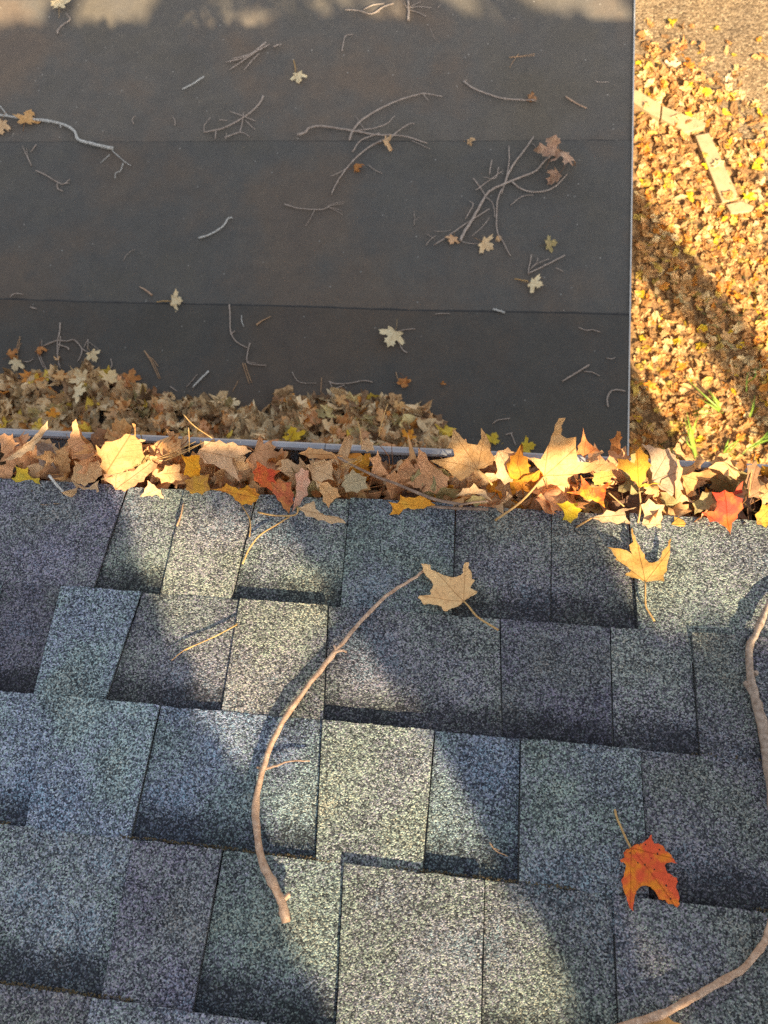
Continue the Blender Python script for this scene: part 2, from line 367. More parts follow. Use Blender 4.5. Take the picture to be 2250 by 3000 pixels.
# ------------------------------------------------------------------ shingles, piece by piece
LINES = [lambda x: 1437 + .056 * x, lambda x: 1702 + .083 * x, lambda x: 2027 + .094 * x, lambda x: 2420 + .112 * x, lambda x: 2885 + .138 * x]
def rs(p): return float(np.dot(p, DR))
S = [0.012]
for L in LINES[1:]: S.append(np.mean([rs(on_roof(x, L(x))) for x in (300, 900, 1400, 1900)]))
for L in LINES: print('course s at x', [round(rs(on_roof(x, L(x))), 3) for x in (0, 600, 1125, 1700, 2200)])
EXPO = (S[1] - S[4]) / 3 * 1.0
while len(S) < 12: S.append(S[-1] - EXPO)
def xr(px, k):
    """world x of a cut whose photo x is px on course line k"""
    L = LINES[min(k, 4)]; return float(on_roof(px, L(px))[0])
rngS = random.Random(5)
def shingle(xt0, xt1, xb0, xb1, k, kind, tone, band, parent=house, name='shingle'):
    """one visible piece: butt edge at S[k-1] (xt), upper end at S[k] (xb), tucked on under the next course"""
    s0, s1 = S[k - 1], S[k]; s2 = s1 - .035
    e = (s1 - s2) / (s0 - s1); xe0 = xb0 + (xb0 - xt0) * e; xe1 = xb1 + (xb1 - xt1) * e
    hi = .0125 if kind == 'T' else .0085; lo = hi - .0062
    nx = 36; ny = 5; V, uv = [], []
    sd_ = rngS.random() * 50
    for layer in (0, 1):
        for j in range(ny + 1):
            t = j / ny; s = s0 + (s2 - s0) * t
            a = xt0 + (xe0 - xt0) * t; b = xt1 + (xe1 - xt1) * t
            for i in range(nx + 1):
                q = i / nx; x = a + (b - a) * q; ss = s
                if j == 0: ss += .0012 * noise.noise(Vector((x * 60, sd_, 0))) + .0011 * noise.noise(Vector((x * 340, sd_, 3)))
                if i in (0, nx): x += .0007 * noise.noise(Vector((s * 70, sd_, i)))
                nn = hi + (lo - hi) * t + .0005 * noise.noise(Vector((x * 25, s * 25, sd_)))
                if layer == 0 and (i in (0, nx) or j == 0): nn -= .0005
                V.append(rp(x, ss, nn - (.0036 if layer else 0)))
                uv.append((q, (s0 - s) / (s0 - s1)))
    w = nx + 1; B = w * (ny + 1); Fc = []
    for j in range(ny):
        for i in range(nx):
            a = j * w + i; Fc.append((a, a + w, a + w + 1, a + 1)); Fc.append((a + B, a + 1 + B, a + w + 1 + B, a + w + B))
    for i in range(nx):
        a = i; Fc.append((a, a + 1, a + 1 + B, a + B)); a = ny * w + i; Fc.append((a + 1, a, a + B, a + 1 + B))
    for j in range(ny):
        a = j * w; Fc.append((a + w, a, a + B, a + w + B)); a = j * w + nx; Fc.append((a, a + w, a + w + B, a + B))
    o = hpart(name, V, Fc, M_SH, uvs=uv); o['tone'] = tone; o['band'] = float(band); return o
HUE = {'slate': (.84, .97, 1.05), 'plum': (.97, .93, 1.02), 'sage': (1.02, 1.05, .95), 'buff': (1.10, 1.05, .90), 'grey': (1.02, 1, .97), 'teal': (.92, 1.01, .97)}
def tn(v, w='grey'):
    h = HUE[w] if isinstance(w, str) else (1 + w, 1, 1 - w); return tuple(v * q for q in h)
COURSES = {  # some left pieces carry a sky reflection, put in as raised tone
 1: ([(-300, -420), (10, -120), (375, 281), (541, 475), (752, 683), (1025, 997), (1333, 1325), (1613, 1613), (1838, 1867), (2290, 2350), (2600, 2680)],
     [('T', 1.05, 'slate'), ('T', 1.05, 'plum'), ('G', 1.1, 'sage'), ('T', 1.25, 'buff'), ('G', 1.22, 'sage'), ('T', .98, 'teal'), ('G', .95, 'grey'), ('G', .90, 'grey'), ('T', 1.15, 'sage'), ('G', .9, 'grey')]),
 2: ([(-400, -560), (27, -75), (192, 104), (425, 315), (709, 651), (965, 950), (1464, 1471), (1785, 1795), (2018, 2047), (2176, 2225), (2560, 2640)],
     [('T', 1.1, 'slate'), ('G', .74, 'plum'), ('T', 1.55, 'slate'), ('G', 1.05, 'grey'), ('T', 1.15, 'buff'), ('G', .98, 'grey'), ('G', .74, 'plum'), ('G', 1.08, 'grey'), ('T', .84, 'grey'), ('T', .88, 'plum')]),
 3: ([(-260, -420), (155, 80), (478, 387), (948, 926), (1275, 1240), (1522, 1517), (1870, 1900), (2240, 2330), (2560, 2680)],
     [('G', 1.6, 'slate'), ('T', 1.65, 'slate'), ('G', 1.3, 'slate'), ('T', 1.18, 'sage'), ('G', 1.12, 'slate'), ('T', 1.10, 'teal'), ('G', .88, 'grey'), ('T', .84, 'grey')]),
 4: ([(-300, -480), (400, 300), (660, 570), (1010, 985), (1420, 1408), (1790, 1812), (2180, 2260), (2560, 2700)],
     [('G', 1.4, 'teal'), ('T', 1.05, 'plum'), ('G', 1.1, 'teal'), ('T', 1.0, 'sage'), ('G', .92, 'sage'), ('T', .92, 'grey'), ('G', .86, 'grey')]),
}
GAP = .0008
for k, (cuts, kinds) in COURSES.items():
    for i, (kind, tone, w) in enumerate(kinds):
        a, b = cuts[i], cuts[i + 1]
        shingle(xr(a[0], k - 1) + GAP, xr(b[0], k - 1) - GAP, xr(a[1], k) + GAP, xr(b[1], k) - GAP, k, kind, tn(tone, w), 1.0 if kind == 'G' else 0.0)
for k in (5, 6, 7, 8):
    x = -.95
    cuts5 = None
    if k == 5:
        cuts5 = [xr(p, 4) for p in (-420, 282, 790, 1300, 1900, 2400, 2800)]
    xs = cuts5 or [-.95 + rngS.uniform(0, .1)]
    if not cuts5:
        while xs[-1] < .95: xs.append(xs[-1] + rngS.uniform(.13, .25))
    for i in range(len(xs) - 1):
        kind = 'TG'[(i + k) % 2]; sl = rngS.uniform(-.012, .012)
        shingle(xs[i] + GAP, xs[i + 1] - GAP, xs[i] + GAP, xs[i + 1] - GAP, k, kind, tn(rngS.uniform(.8, 1.25), rngS.uniform(-.06, .04)), 1.0 if kind == 'G' else 0)
# the rest of the slope, too far outside the picture to matter piece by piece
Vv, Ff, UV = [], [], []
edgesL = [(xr(COURSES[k][0][0][0], k - 1), xr(COURSES[k][0][-1][0], k - 1)) for k in (1, 2, 3, 4)] + [(-.95, .95)] * 4
kk = 0
s0 = S[0]
while s0 > RY + .1:
    s1 = (S[kk + 1] if kk + 1 < len(S) else s0 - EXPO)
    segs = [(HX0, edgesL[kk][0] - .03), (edgesL[kk][1] + .03, HX1)] if kk < 8 else [(HX0, HX1)]
    for (a, b) in segs:
        x = a
        while x < b - .01:
            x2 = min(b, x + rngS.uniform(.12, .3)); hi = rngS.choice((.0085, .0125)); o = len(Vv)
            for (xx, s, nn) in ((x, s0, hi), (x2, s0, hi), (x2, s1 - .03, hi - .0062), (x, s1 - .03, hi - .0062)):
                Vv.append(rp(xx, s, nn)); UV.append((0, .3))
            for i in range(4): Vv.append(Vv[o + i] - NR * .0036); UV.append((0, .3))
            Ff += [(o, o + 3, o + 2, o + 1), (o, o + 1, o + 5, o + 4), (o + 1, o + 2, o + 6, o + 5), (o + 3, o, o + 4, o + 7)]
            x = x2 + .0015
    s0 = s1; kk += 1
fo = hpart('shingle_field', Vv, Ff, M_SH, uvs=UV); fo['tone'] = (.95, .96, 1.0); fo['band'] = 0.0; fo['kind'] = 'stuff'
# grit and dirt caught along the butt edges
rg = random.Random(11); Vv, Ff = [], []
for k in (1, 2, 3, 4, 5):
    s = S[k]
    for _ in range(900 if k < 3 else 2600):
        x = rg.uniform(-.75, .8)
        dens = noise.noise(Vector((x * 5, k * 7.1, 0))) + (.15 if k > 2 else -.25)
        if dens < 0: continue
        r = rg.uniform(.0005, .0014); c = rp(x, s + rg.uniform(.000, .0035), .0058 + rg.uniform(0, .003)); o = len(Vv)
        for dv in ((1, 0, 0), (-.5, .8, 0), (-.5, -.8, 0), (0, 0, 1.1)): Vv.append(c + np.array(dv) * r * rg.uniform(.7, 1.6))
        Ff += [(o, o + 2, o + 1), (o, o + 1, o + 3), (o + 1, o + 2, o + 3), (o + 2, o, o + 3)]
go = hpart('roof_grit', Vv, Ff, M_DARK); go['kind'] = 'stuff'

# ------------------------------------------------------------------ the low flat-roofed building beyond
XE = float(np.mean([on_low(1853, 60)[0], on_low(1841, 1250)[0], on_low(1848, 700)[0]]))
print('lower roof edge x', [round(float(on_low(a, b)[0]), 3) for a, b in ((1857, 0), (1848, 700), (1838, 1320))])
YS1 = float(np.mean([on_low(x, 408 + .009 * x)[1] for x in (100, 1000, 1800)])); YS2 = float(np.mean([on_low(x, 875 + .032 * x)[1] for x in (100, 1000, 1800)]))
print('seams', [round(float(on_low(x, 408 + .009 * x)[1]), 3) for x in (0, 900, 1800)], [round(float(on_low(x, 875 + .032 * x)[1]), 3) for x in (0, 900, 1800)])
LX0 = -6.0; LYW = -.315; LYF = YS1 + 3 * (YS1 - YS2)
low = empty('flat_roofed_wing', (0, 2, ZG)); LO = np.array((0, 2, ZG))
tag(low, 'low wing with dark bitumen sheet roof and white metal edge, below the gutter', 'building')
def lpart(name, v, f, mat, **k): return mesh_obj(name, [np.array(p) - LO for p in v], f, mat, low, **k)
v = [(LX0, LYW, ZG), (XE - .1, LYW, ZG), (XE - .1, LYF - .1, ZG), (LX0, LYF - .1, ZG)]
v += [(x, y, low_z(y) - .03) for x, y, z in v]
lpart('wall', v, [(0, 1, 5, 4), (1, 2, 6, 5), (2, 3, 7, 6), (3, 0, 4, 7), (4, 5, 6, 7)], M_SIDE)
sheets = [(LYW, YS2, .010, (.66, .62, .57)), (YS2, YS1, .006, (.86, .82, .77)), (YS1, YS1 + (YS1 - YS2), .002, (1.08, .98, .88)), (YS1 + (YS1 - YS2), LYF, -.002, (1.0, .95, .9))]
for i, (a, b, h, tone) in enumerate(sheets):
    nx, ny = 60, 8; V, Fc = [], []; a2 = a - (.06 if i else 0)
    for layer in (0, 1):
        for j in range(ny + 1):
            for q in range(nx + 1):
                x = LX0 + (XE - LX0) * q / nx; y = a2 + (b - a2) * j / ny
                if j == ny: y += .006 * noise.noise(Vector((x * 1.3, i * 5, 0)))
                hh = h + (.0025 * noise.noise(Vector((x * 1.5, y * 1.5, i))) if 0 < j < ny else 0)
                if j == ny and i < 3: hh += .0015 * max(0, noise.noise(Vector((x * 3, i, 4))))
                if i and j == 0: hh -= .004
                V.append((x, y, low_z(y) + hh - (.0045 if layer else 0)))
    w = nx + 1; B = w * (ny + 1)
    for j in range(ny):
        for q in range(nx):
            p = j * w + q; Fc.append((p, p + 1, p + w + 1, p + w)); Fc.append((p + B, p + w + B, p + w + 1 + B, p + 1 + B))
    for q in range(nx): p = ny * w + q; Fc.append((p, p + 1, p + 1 + B, p + B)); Fc.append((q + 1, q, q + B, q + 1 + B))
    for j in range(ny): p = j * w + nx; Fc.append((p + w, p, p + B, p + w + B)); p = j * w; Fc.append((p, p + w, p + w + B, p + B))
    o = lpart('roofing_sheet', V, Fc, M_BIT); o['tone'] = tone
# dark bitumen squeezed out along each lap
M_TAR = mat_plain('bitumen_bleed', (.030, .027, .024), .6, .4, .4, 60)
for i, (yy, wd) in enumerate(((YS2, .011), (YS1, .0055))):
    V, Fc = [], []
    for q in range(181):
        x = LX0 + (XE - .004 - LX0) * q / 180
        y = yy + .006 * noise.noise(Vector((x * 1.3, i * 5, 0))); h = low_z(y) + (.0085 if i == 0 else .0045)
        w = wd * (1 + .55 * noise.noise(Vector((x * 9, i, 2))))
        V += [(x, y - .004, h + .0005), (x, y + w * .5, h), (x, y + w, h - .0022)]
    for q in range(180): a = q * 3; Fc += [(a, a + 3, a + 4, a + 1), (a + 1, a + 4, a + 5, a + 2)]
    lpart('seam', V, Fc, M_TAR)
v = []
for y in (LYW, LYF + .02):
    z = low_z(y)
    v += [(XE - .001, y, z + .013), (XE + .005, y, z + .013), (XE + .007, y, z - .09), (XE + .001, y, z - .09)]
lpart('drip_edge', v, [(0, 1, 5, 4), (1, 2, 6, 5), (2, 3, 7, 6), (3, 0, 4, 7), (0, 3, 2, 1), (4, 5, 6, 7)], M_WHITE)

# ------------------------------------------------------------------ stone edging along the driveway
pv = [([(1010, 330), (1075, 385), (1100, 390), (1197, 450), (1192, 508), (1150, 490), (1075, 438), (1010, 400)], 'pale stone edging piece running under the white roof edge'),
      ([(1203, 455), (1392, 530), (1388, 545), (1300, 573), (1265, 547), (1198, 511)], 'pale stone edging piece between two others, beside the driveway leaves'),
      ([(1345, 585), (1405, 572), (1528, 838), (1518, 858), (1462, 874)], 'long pale stone edging piece with a yellow leaf on its side'),
      ([(1478, 882), (1545, 868), (1600, 890), (1590, 912), (1500, 920)], 'half buried pale edging piece beside bright yellow leaves')]
pave_polys = []
for pts, lab in pv:
    top = [on_z(px, py, ZG + .055) for px, py in cv('B', pts)]
    pave_polys.append([(p[0], p[1]) for p in top])
    o = prism('edging_stone', top, (0, 0, -.075), M_PAVE)
    bm_ = o.modifiers.new('bevel', 'BEVEL'); bm_.width = .006; bm_.segments = 2
    tag(o, lab, 'edging stone', 'stone edging along the driveway')
def inside(p, poly):
    x, y = p; c = False; j = len(poly) - 1
    for i in range(len(poly)):
        if (poly[i][1] > y) != (poly[j][1] > y) and x < (poly[j][0] - poly[i][0]) * (y - poly[i][1]) / (poly[j][1] - poly[i][1]) + poly[i][0]: c = not c
        j = i
    return c

# ------------------------------------------------------------------ unseen maple behind the house, its foliage shaped to throw the shade
tree = empty('shade_tree', (5.7, -4.2, ZG)); TO = np.array((5.7, -4.2, ZG))
tag(tree, 'unseen maple behind the house, shaped to shade its roof and the leafy ground', 'tree')
parts = [tube(smooth_line([(5.7, -4.2, ZG - .2), (5.68, -4.25, -2.5), (5.72, -4.2, 0), (5.6, -4.3, 1.7), (5.3, -4.6, 4.0), (5.2, -4.8, 6.5)], 5), .26, .10, 14, .05),
         tube(smooth_line([(5.7, -4.2, .6), (4.8, -4.3, 2.4), (3.6, -4.0, 3.7), (2.2, -3.7, 4.2), (.8, -3.8, 4.4)], 5), .13, .03, 8, .06),
         tube(smooth_line([(5.5, -4.4, 2.4), (4.8, -5.2, 4.6), (3.4, -5.4, 6.0), (1.6, -5.2, 6.6)], 5), .10, .03, 8, .06),
         tube(smooth_line([(3.6, -4.0, 3.7), (2.7, -3.3, 3.0), (2.2, -2.6, 2.2), (1.9, -2.3, 1.9)], 5), .05, .012, 7, .06)]
V, Fc = join(parts); mesh_obj('trunk', [p - TO for p in V], Fc, M_BARK, tree)
def q_px(pts): 
    out = []
    for px, py in pts:
        p = on_roof(px, py); out.append((p[0], rs(p)))
    return out
LIT = [q_px([(245, 1100), (345, 1460), (385, 1600), (440, 1760), (520, 1930), (590, 2080), (655, 2200), (715, 2330), (790, 2520), (880, 2750), (1010, 3150), (1740, 3150), (1640, 2800), (1500, 2520), (1310, 2210), (1230, 2060), (1100, 1890), (1000, 1760), (900, 1600), (800, 1440), (640, 1440), (520, 1400), (470, 1100)]),
       q_px([(1500, 1430), (1660, 1470), (1790, 1640), (1870, 1850), (2120, 1860), (2330, 1800), (2400, 1050), (1180, 1050), (1240, 1380)])]  # sun patches; the foliage is shaped to leave their rays open
def near_poly(p, poly, m):
    if inside(p, poly): return True
    x, y = p
    for i in range(len(poly)):
        ax, ay = poly[i]; bx, by = poly[(i + 1) % len(poly)]; dx, dy = bx - ax, by - ay
        t = max(0, min(1, ((x - ax) * dx + (y - ay) * dy) / (dx * dx + dy * dy + 1e-12)))
        if (x - ax - t * dx) ** 2 + (y - ay - t * dy) ** 2 < m * m: return True
    return False
rt = np.random.default_rng(3); V, Fc, VC = [], [], []
def foliage(cc, rad, count, s0, s1, margin, seed, rim=None):
    rt = np.random.default_rng(seed); cc = np.array(cc); rad = np.array(rad)
    for _ in range(count):
        p = rt.normal(size=3); p = p / np.linalg.norm(p) * rt.random() ** (1 / 2.6); p = cc + p * rad
        t = np.dot(p, NR) / np.dot(SUN, NR); q = p - SUN * t; qx, qs = q[0], np.dot(q, DR)
        s = rt.uniform(s0, s1)
        if np.dot(p, NR) < .45 or (p[1] > -.9 and p[2] < 1.7): continue
        if -1.3 < qs < .25 and any((near_poly((qx, qs), L, margin) if margin > 0 else inside((qx, qs), L)) for L in LIT): continue
        if rim and not any(near_poly((qx, qs), L, rim) for L in LIT): continue
        if qs > .185 and (-1.35 < qx < -.93 or -.78 < qx < -.28 or qx > 1.0 + .3 * noise.noise(Vector((qx * 3, p[2], 0)))): continue
        if qs > .185 and qx > 0 and rt.random() < .75: continue
        if qx > 2.2: continue
        a = rt.normal(size=3); a /= np.linalg.norm(a); b = np.cross(a, rt.normal(size=3)); b /= np.linalg.norm(b)
        o = len(V); V.extend([p - a * s, p + b * s * .6, p + a * s, p - b * s * .8]); Fc.append((o, o + 1, o + 2, o + 3))
        c = np.array(((.30, .16, .03), (.34, .22, .05), (.16, .18, .04))[rt.integers(3)]) * rt.uniform(.6, 1.2); VC.extend([c] * 4)
V, Fc, VC = [], [], []
foliage((1.15, -2.05, 1.75), (1.75, 1.1, .75), 27000, .018, .032, 0, 3)      # low bough added close over the roof for crisp shade edges
foliage((1.10, -1.95, 1.62), (1.6, .95, .5), 34000, .012, .020, 0, 8, .07)     # small leaves added round the gap to sharpen its sunlit outline
foliage((1.85, -3.3, 3.0), (2.7, 1.8, 1.25), 18000, .035, .06, .085, 4)           # upper foliage, kept clear of the sun patches
o = mesh_obj('shade_crown', [p - TO for p in V], Fc, M_LIT, tree, vcol=np.array(VC)); o['kind'] = 'stuff'
# unseen thin branch, added across the gap to throw a dark streak
a_, b_ = on_roof(1000, 1770), on_roof(745, 2240)
V, Fc = tube(smooth_line([a_ + SUN * 3.6 + (a_ - b_) * 1.5, a_ + SUN * 3.55, (a_ + b_) / 2 + SUN * 3.5, b_ + SUN * 3.45], 4), .012, .007, 6)
mesh_obj('branch', [p - TO for p in V], Fc, M_BARK, tree)

# ================================================================== LEAVES
HALF = [(0, 0), (.10, -.04), (.26, -.10), (.44, -.10), (.40, .02), (.34, .10), (.50, .15), (.66, .19), (.88, .34), (.71, .38), (.73, .51), (.57, .48), (.41, .44), (.24, .41), (.25, .55), (.36, .62), (.27, .68), (.29, .80), (.13, .80)]
OUT = HALF + [(0, 1.0)] + [(-x, y) for x, y in HALF[:0:-1]]
def cdt_leaf(outline, step):
    """triangulate an outline with inner points"""
    pts = [Vector(p) for p in outline]; n = len(pts)
    xs = [p.x for p in pts]; ys = [p.y for p in pts]; y = min(ys) + step * .5; row = 0
    poly = [(p.x, p.y) for p in pts]
    while y < max(ys):
        x = min(xs) + step * (.5 if row % 2 else 1.0)
        while x < max(xs):
            if inside((x, y), poly):
                if min((Vector((x, y)) - q).length for q in pts) > step * .45: pts.append(Vector((x, y)))
            x += step
        y += step * .87; row += 1
    r = delaunay_2d_cdt(pts, [(i, (i + 1) % n) for i in range(n)], [], 1, 1e-6)
    return [(v.x, v.y) for v in r[0]], [tuple(f) for f in r[2]]
def densify(o, k=1):
    out = []
    for i in range(len(o)):
        a, b = o[i], o[(i + 1) % len(o)]
        for j in range(k + 1): t = j / (k + 1); out.append((a[0] + (b[0] - a[0]) * t, a[1] + (b[1] - a[1]) * t))
    return out
def bend(P, kx, ky, crump, seed, cup=0.0):
    """roll the flat plan into a curled, crumpled blade"""
    out = []
    for x, y in P:
        yy = y - .35
        X = math.sin(kx * x) / kx if abs(kx) > 1e-3 else x
        Z = (1 - math.cos(kx * x)) / kx if abs(kx) > 1e-3 else 0
        Y = math.sin(ky * yy) / ky if abs(ky) > 1e-3 else yy
        Z += (1 - math.cos(ky * yy)) / ky if abs(ky) > 1e-3 else 0
        r = math.hypot(x, yy)
        Z += crump * noise.noise(Vector((x * 2.2, y * 2.2, seed))) * (0.4 + 1.3 * r) + crump * .35 * noise.noise(Vector((x * 6, y * 6, seed + 9)))
        Z += cup * max(0, r - .35) ** 2
        Z += .035 * abs(x) * 0 
        out.append((X, Y + .35, Z))
    return out
def set_leaf(o, c1, c2, spots=.4):
    o['tint'] = tuple(map(float, c1)); o['tint2'] = tuple(map(float, c2)); o['spots'] = float(spots)
TANS = {'tan': ((.68, .37, .15), (.72, .43, .19)), 'pink': ((.70, .37, .18), (.60, .31, .14)), 'brown': ((.30, .16, .08), (.40, .22, .11)),
        'dark': ((.16, .09, .055), (.24, .14, .08)), 'gold': ((.60, .33, .12), (.64, .38, .16)), 'orange': ((.66, .25, .03), (.76, .36, .03)),
        'yellow': ((.62, .42, .03), (.52, .40, .05)), 'red': ((.60, .075, .025), (.62, .15, .03)), 'olive': ((.36, .29, .12), (.44, .34, .16)),
        'cream': ((.88, .59, .34), (.90, .64, .40)), 'rust': ((.42, .17, .05), (.50, .23, .07)), 'pale': ((.62, .40, .21), (.66, .45, .25)),
        'flame': ((.74, .12, .03), (.80, .34, .03))}

# ---- leaves traced one by one (outline, own plane, own curl)
def plane_leaf(label, crop, pts, z, nrm, colr, stem=None, curl=(0.6, 0.4), crump=.12, spots=.35, group=None, where='z', step=.085, c2=None, lift=0.0, cat='leaf', sr=.0011, stem_to=None, flatten=False, cave=None):
    px = cv(crop, pts); n = _n(nrm)
    if where == 'roof': p0 = on_roof(*px[0], z)
    elif where == 'low': p0 = on_low(*px[0], z)
    else: p0 = on_z(*px[0], z)
    P = [hit(a, b, p0, n) for a, b in px]
    cen = sum(P) / len(P); far = max(P, key=lambda q: np.linalg.norm(q - p0)); L = np.linalg.norm(far - p0)
    vax = cen - p0; vax -= n * vax.dot(n); vax /= np.linalg.norm(vax); uax = np.cross(vax, n)
    plan = [((q - p0).dot(uax) / L, (q - p0).dot(vax) / L) for q in P]
    if cave is None: cave = .17 if len(pts) < 17 else .03
    cx_, cy_ = sum(p[0] for p in plan) / len(plan), sum(p[1] for p in plan) / len(plan); q2 = []
    for i in range(len(plan)):
        a, b = plan[i], plan[(i + 1) % len(plan)]; el = math.hypot(a[0] - b[0], a[1] - b[1]); mx_, my_ = (a[0] + b[0]) / 2, (a[1] + b[1]) / 2
        q2.append(a)
        if el > .10:
            dl = math.hypot(mx_ - cx_, my_ - cy_) + 1e-6; kq = cave * el / dl
            q2.append((mx_ - (mx_ - cx_) * kq, my_ - (my_ - cy_) * kq))
    plan = densify(q2, 1)
    rr = random.Random(hash(label) % 1000 if False else sum(map(ord, label)))
    plan = [(x + rr.uniform(-.008, .008), y + rr.uniform(-.008, .008)) for x, y in plan]
    pts2, tri = cdt_leaf(plan, step)
    sd_ = rr.random() * 40; V = []
    bx = [p[0] for p in pts2]; mid = (min(bx) + max(bx)) / 2
    for x, y in pts2:
        r2 = ((x - mid) ** 2 + (y - .45) ** 2)
        zz = curl[0] * (x - mid) ** 2 * .5 + curl[1] * (y - .4) ** 2 * .5 - curl[1] * .08
        zz += crump * noise.noise(Vector((x * 2.3, y * 2.3, sd_))) * (.4 + 1.2 * math.sqrt(r2)) + crump * .3 * noise.noise(Vector((x * 6, y * 6, sd_ + 5)))
        w = uax * x * L + vax * y * L + n * (zz * L + lift)
        V.append(w)
    if where in ('roof', 'low'):
        N_ = NR if where == 'roof' else NL
        off = NR * .0105 if where == 'roof' else PL + NL * .011
        mn = min(np.dot(p0 + w - off, N_) for w in V)
        if mn < .0008: V = [w + N_ * (.0008 - mn) for w in V]
    o = mesh_obj('maple_leaf', V, tri, M_LEAF, None, uvs=pts2, smooth=True)
    o.location = p0
    c = TANS[colr] if isinstance(colr, str) else colr
    set_leaf(o, c[0], c[1] if c2 is None else c2, spots); tag(o, label, cat, group)
    if stem:
        sp = cv(*stem)
        if where == 'roof': S3 = [on_roof(a, b, .013 + sr) for a, b in sp]
        elif where == 'low': S3 = [on_low(a, b, .012 + sr) for a, b in sp]
        else:
            z1 = stem_to if stem_to is not None else z
            S3 = [on_z(a, b, z + (z1 - z) * i / max(1, len(sp) - 1)) for i, (a, b) in enumerate(sp)]
        k0 = min(range(len(V)), key=lambda i: np.linalg.norm(V[i])); S3[0] = p0 + V[k0]
        if where == 'roof' and len(S3) > 2: S3[1] = S3[1] + NR * .002
        v, f = tube(smooth_line([q - p0 for q in S3], 4), sr, sr * 1.15, 6, .06)
        s = mesh_obj('stalk', v, f, M_STEM, o, smooth=True)
    return o
UPC = (0, -.42, .9)    # typical lie of a leaf standing in the gutter
# upper roof
plane_leaf('single tan maple leaf lying on the shingles at the tip of the long curved stick', 'L',
    [(875, 780), (925, 760), (985, 710), (1060, 690), (1100, 640), (1060, 605), (985, 570), (1000, 510), (1060, 430), (1010, 400), (1010, 320), (985, 270), (950, 240), (965, 160), (900, 160), (860, 250), (870, 310), (830, 350), (760, 380), (640, 375), (540, 340), (470, 310), (350, 275), (340, 200), (270, 200), (180, 195), (215, 260), (215, 310), (270, 380), (340, 430), (385, 500), (375, 550), (330, 610), (350, 670), (180, 690), (140, 740), (190, 770), (230, 850), (370, 840), (520, 860), (545, 930), (600, 950), (680, 890), (800, 850), (860, 800)],
    .016, NR, ((.90, .54, .24), (.92, .60, .28)), ('L', [(880, 790), (960, 880), (1080, 1020), (1240, 1130), (1440, 1250)]), (.35, .35), .08, .25, where='roof', step=.07)
plane_leaf('yellow orange two pronged maple leaf on the shingles just below the gutter', 'M',
    [(940, 1160), (1000, 1160), (1160, 1130), (1290, 1165), (1300, 1010), (1345, 960), (1350, 840), (1400, 640), (1395, 500), (1410, 370), (1370, 400), (1350, 500), (1260, 560), (1240, 680), (1180, 750), (1080, 790), (1000, 790), (930, 700), (910, 620), (820, 470), (760, 380), (730, 270), (690, 230), (680, 110), (655, 150), (665, 280), (690, 380), (620, 440), (650, 570), (690, 620), (560, 540), (400, 510), (180, 520), (260, 560), (290, 640), (360, 690), (340, 740), (480, 800), (590, 880), (650, 930), (620, 980), (530, 1020), (560, 1050), (680, 1090), (850, 1120), (930, 1160)],
    .016, NR, ((.72, .40, .10), (.74, .45, .14)), ('M', [(940, 1150), (925, 1400), (940, 1620), (1000, 1740), (1110, 1920)]), (.5, .2), .06, .05, where='roof', step=.07)
plane_leaf('bright orange red spotted maple leaf lying alone on the lower right shingles', 'N',
    [(420, 830), (480, 770), (610, 740), (700, 680), (800, 580), (810, 700), (840, 740), (930, 745), (1010, 800), (1050, 870), (1150, 960), (1250, 1110), (1150, 1095), (1050, 1100), (1020, 1150), (1050, 1250), (1120, 1300), (1240, 1380), (1245, 1430), (1220, 1520), (1270, 1640), (1300, 1720), (1290, 1780), (1345, 1900), (1260, 1890), (1200, 1840), (1090, 1830), (1030, 1760), (910, 1760), (870, 1660), (770, 1540), (680, 1500), (590, 1520), (510, 1610), (480, 1740), (470, 1860), (460, 1970), (400, 1900), (330, 1720), (270, 1550), (250, 1400), (310, 1250), (325, 1120), (240, 1070), (240, 1040), (300, 1010), (280, 910), (340, 860)],
    .015, NR, ((.82, .11, .035), (.90, .27, .02)), ('N', [(420, 830), (330, 670), (230, 430), (160, 260), (130, 130)]), (-.35, -.4), .07, 1.0, where='roof', step=.07)
plane_leaf('tan leaf half cut off by the bottom edge beside a curved twig', 'H',
    [(1080, 1170), (1100, 1150), (1160, 1142), (1230, 1150), (1290, 1180), (1330, 1240), (1240, 1300), (1120, 1290), (1050, 1240)],
    .016, NR, 'gold', None, (.3, .3), .06, where='roof')
plane_leaf('pale folded leaf spilling out of the gutter over the shingle edge', 'J',
    [(360, 640), (400, 610), (450, 590), (465, 640), (520, 680), (600, 690), (640, 715), (655, 740), (560, 735), (480, 712), (400, 682)],
    .030, (.0, .1, 1), 'pale', ('J', [(362, 645), (340, 682), (220, 685), (115, 665)]), (-.8, .3), .12, stem_to=.012)
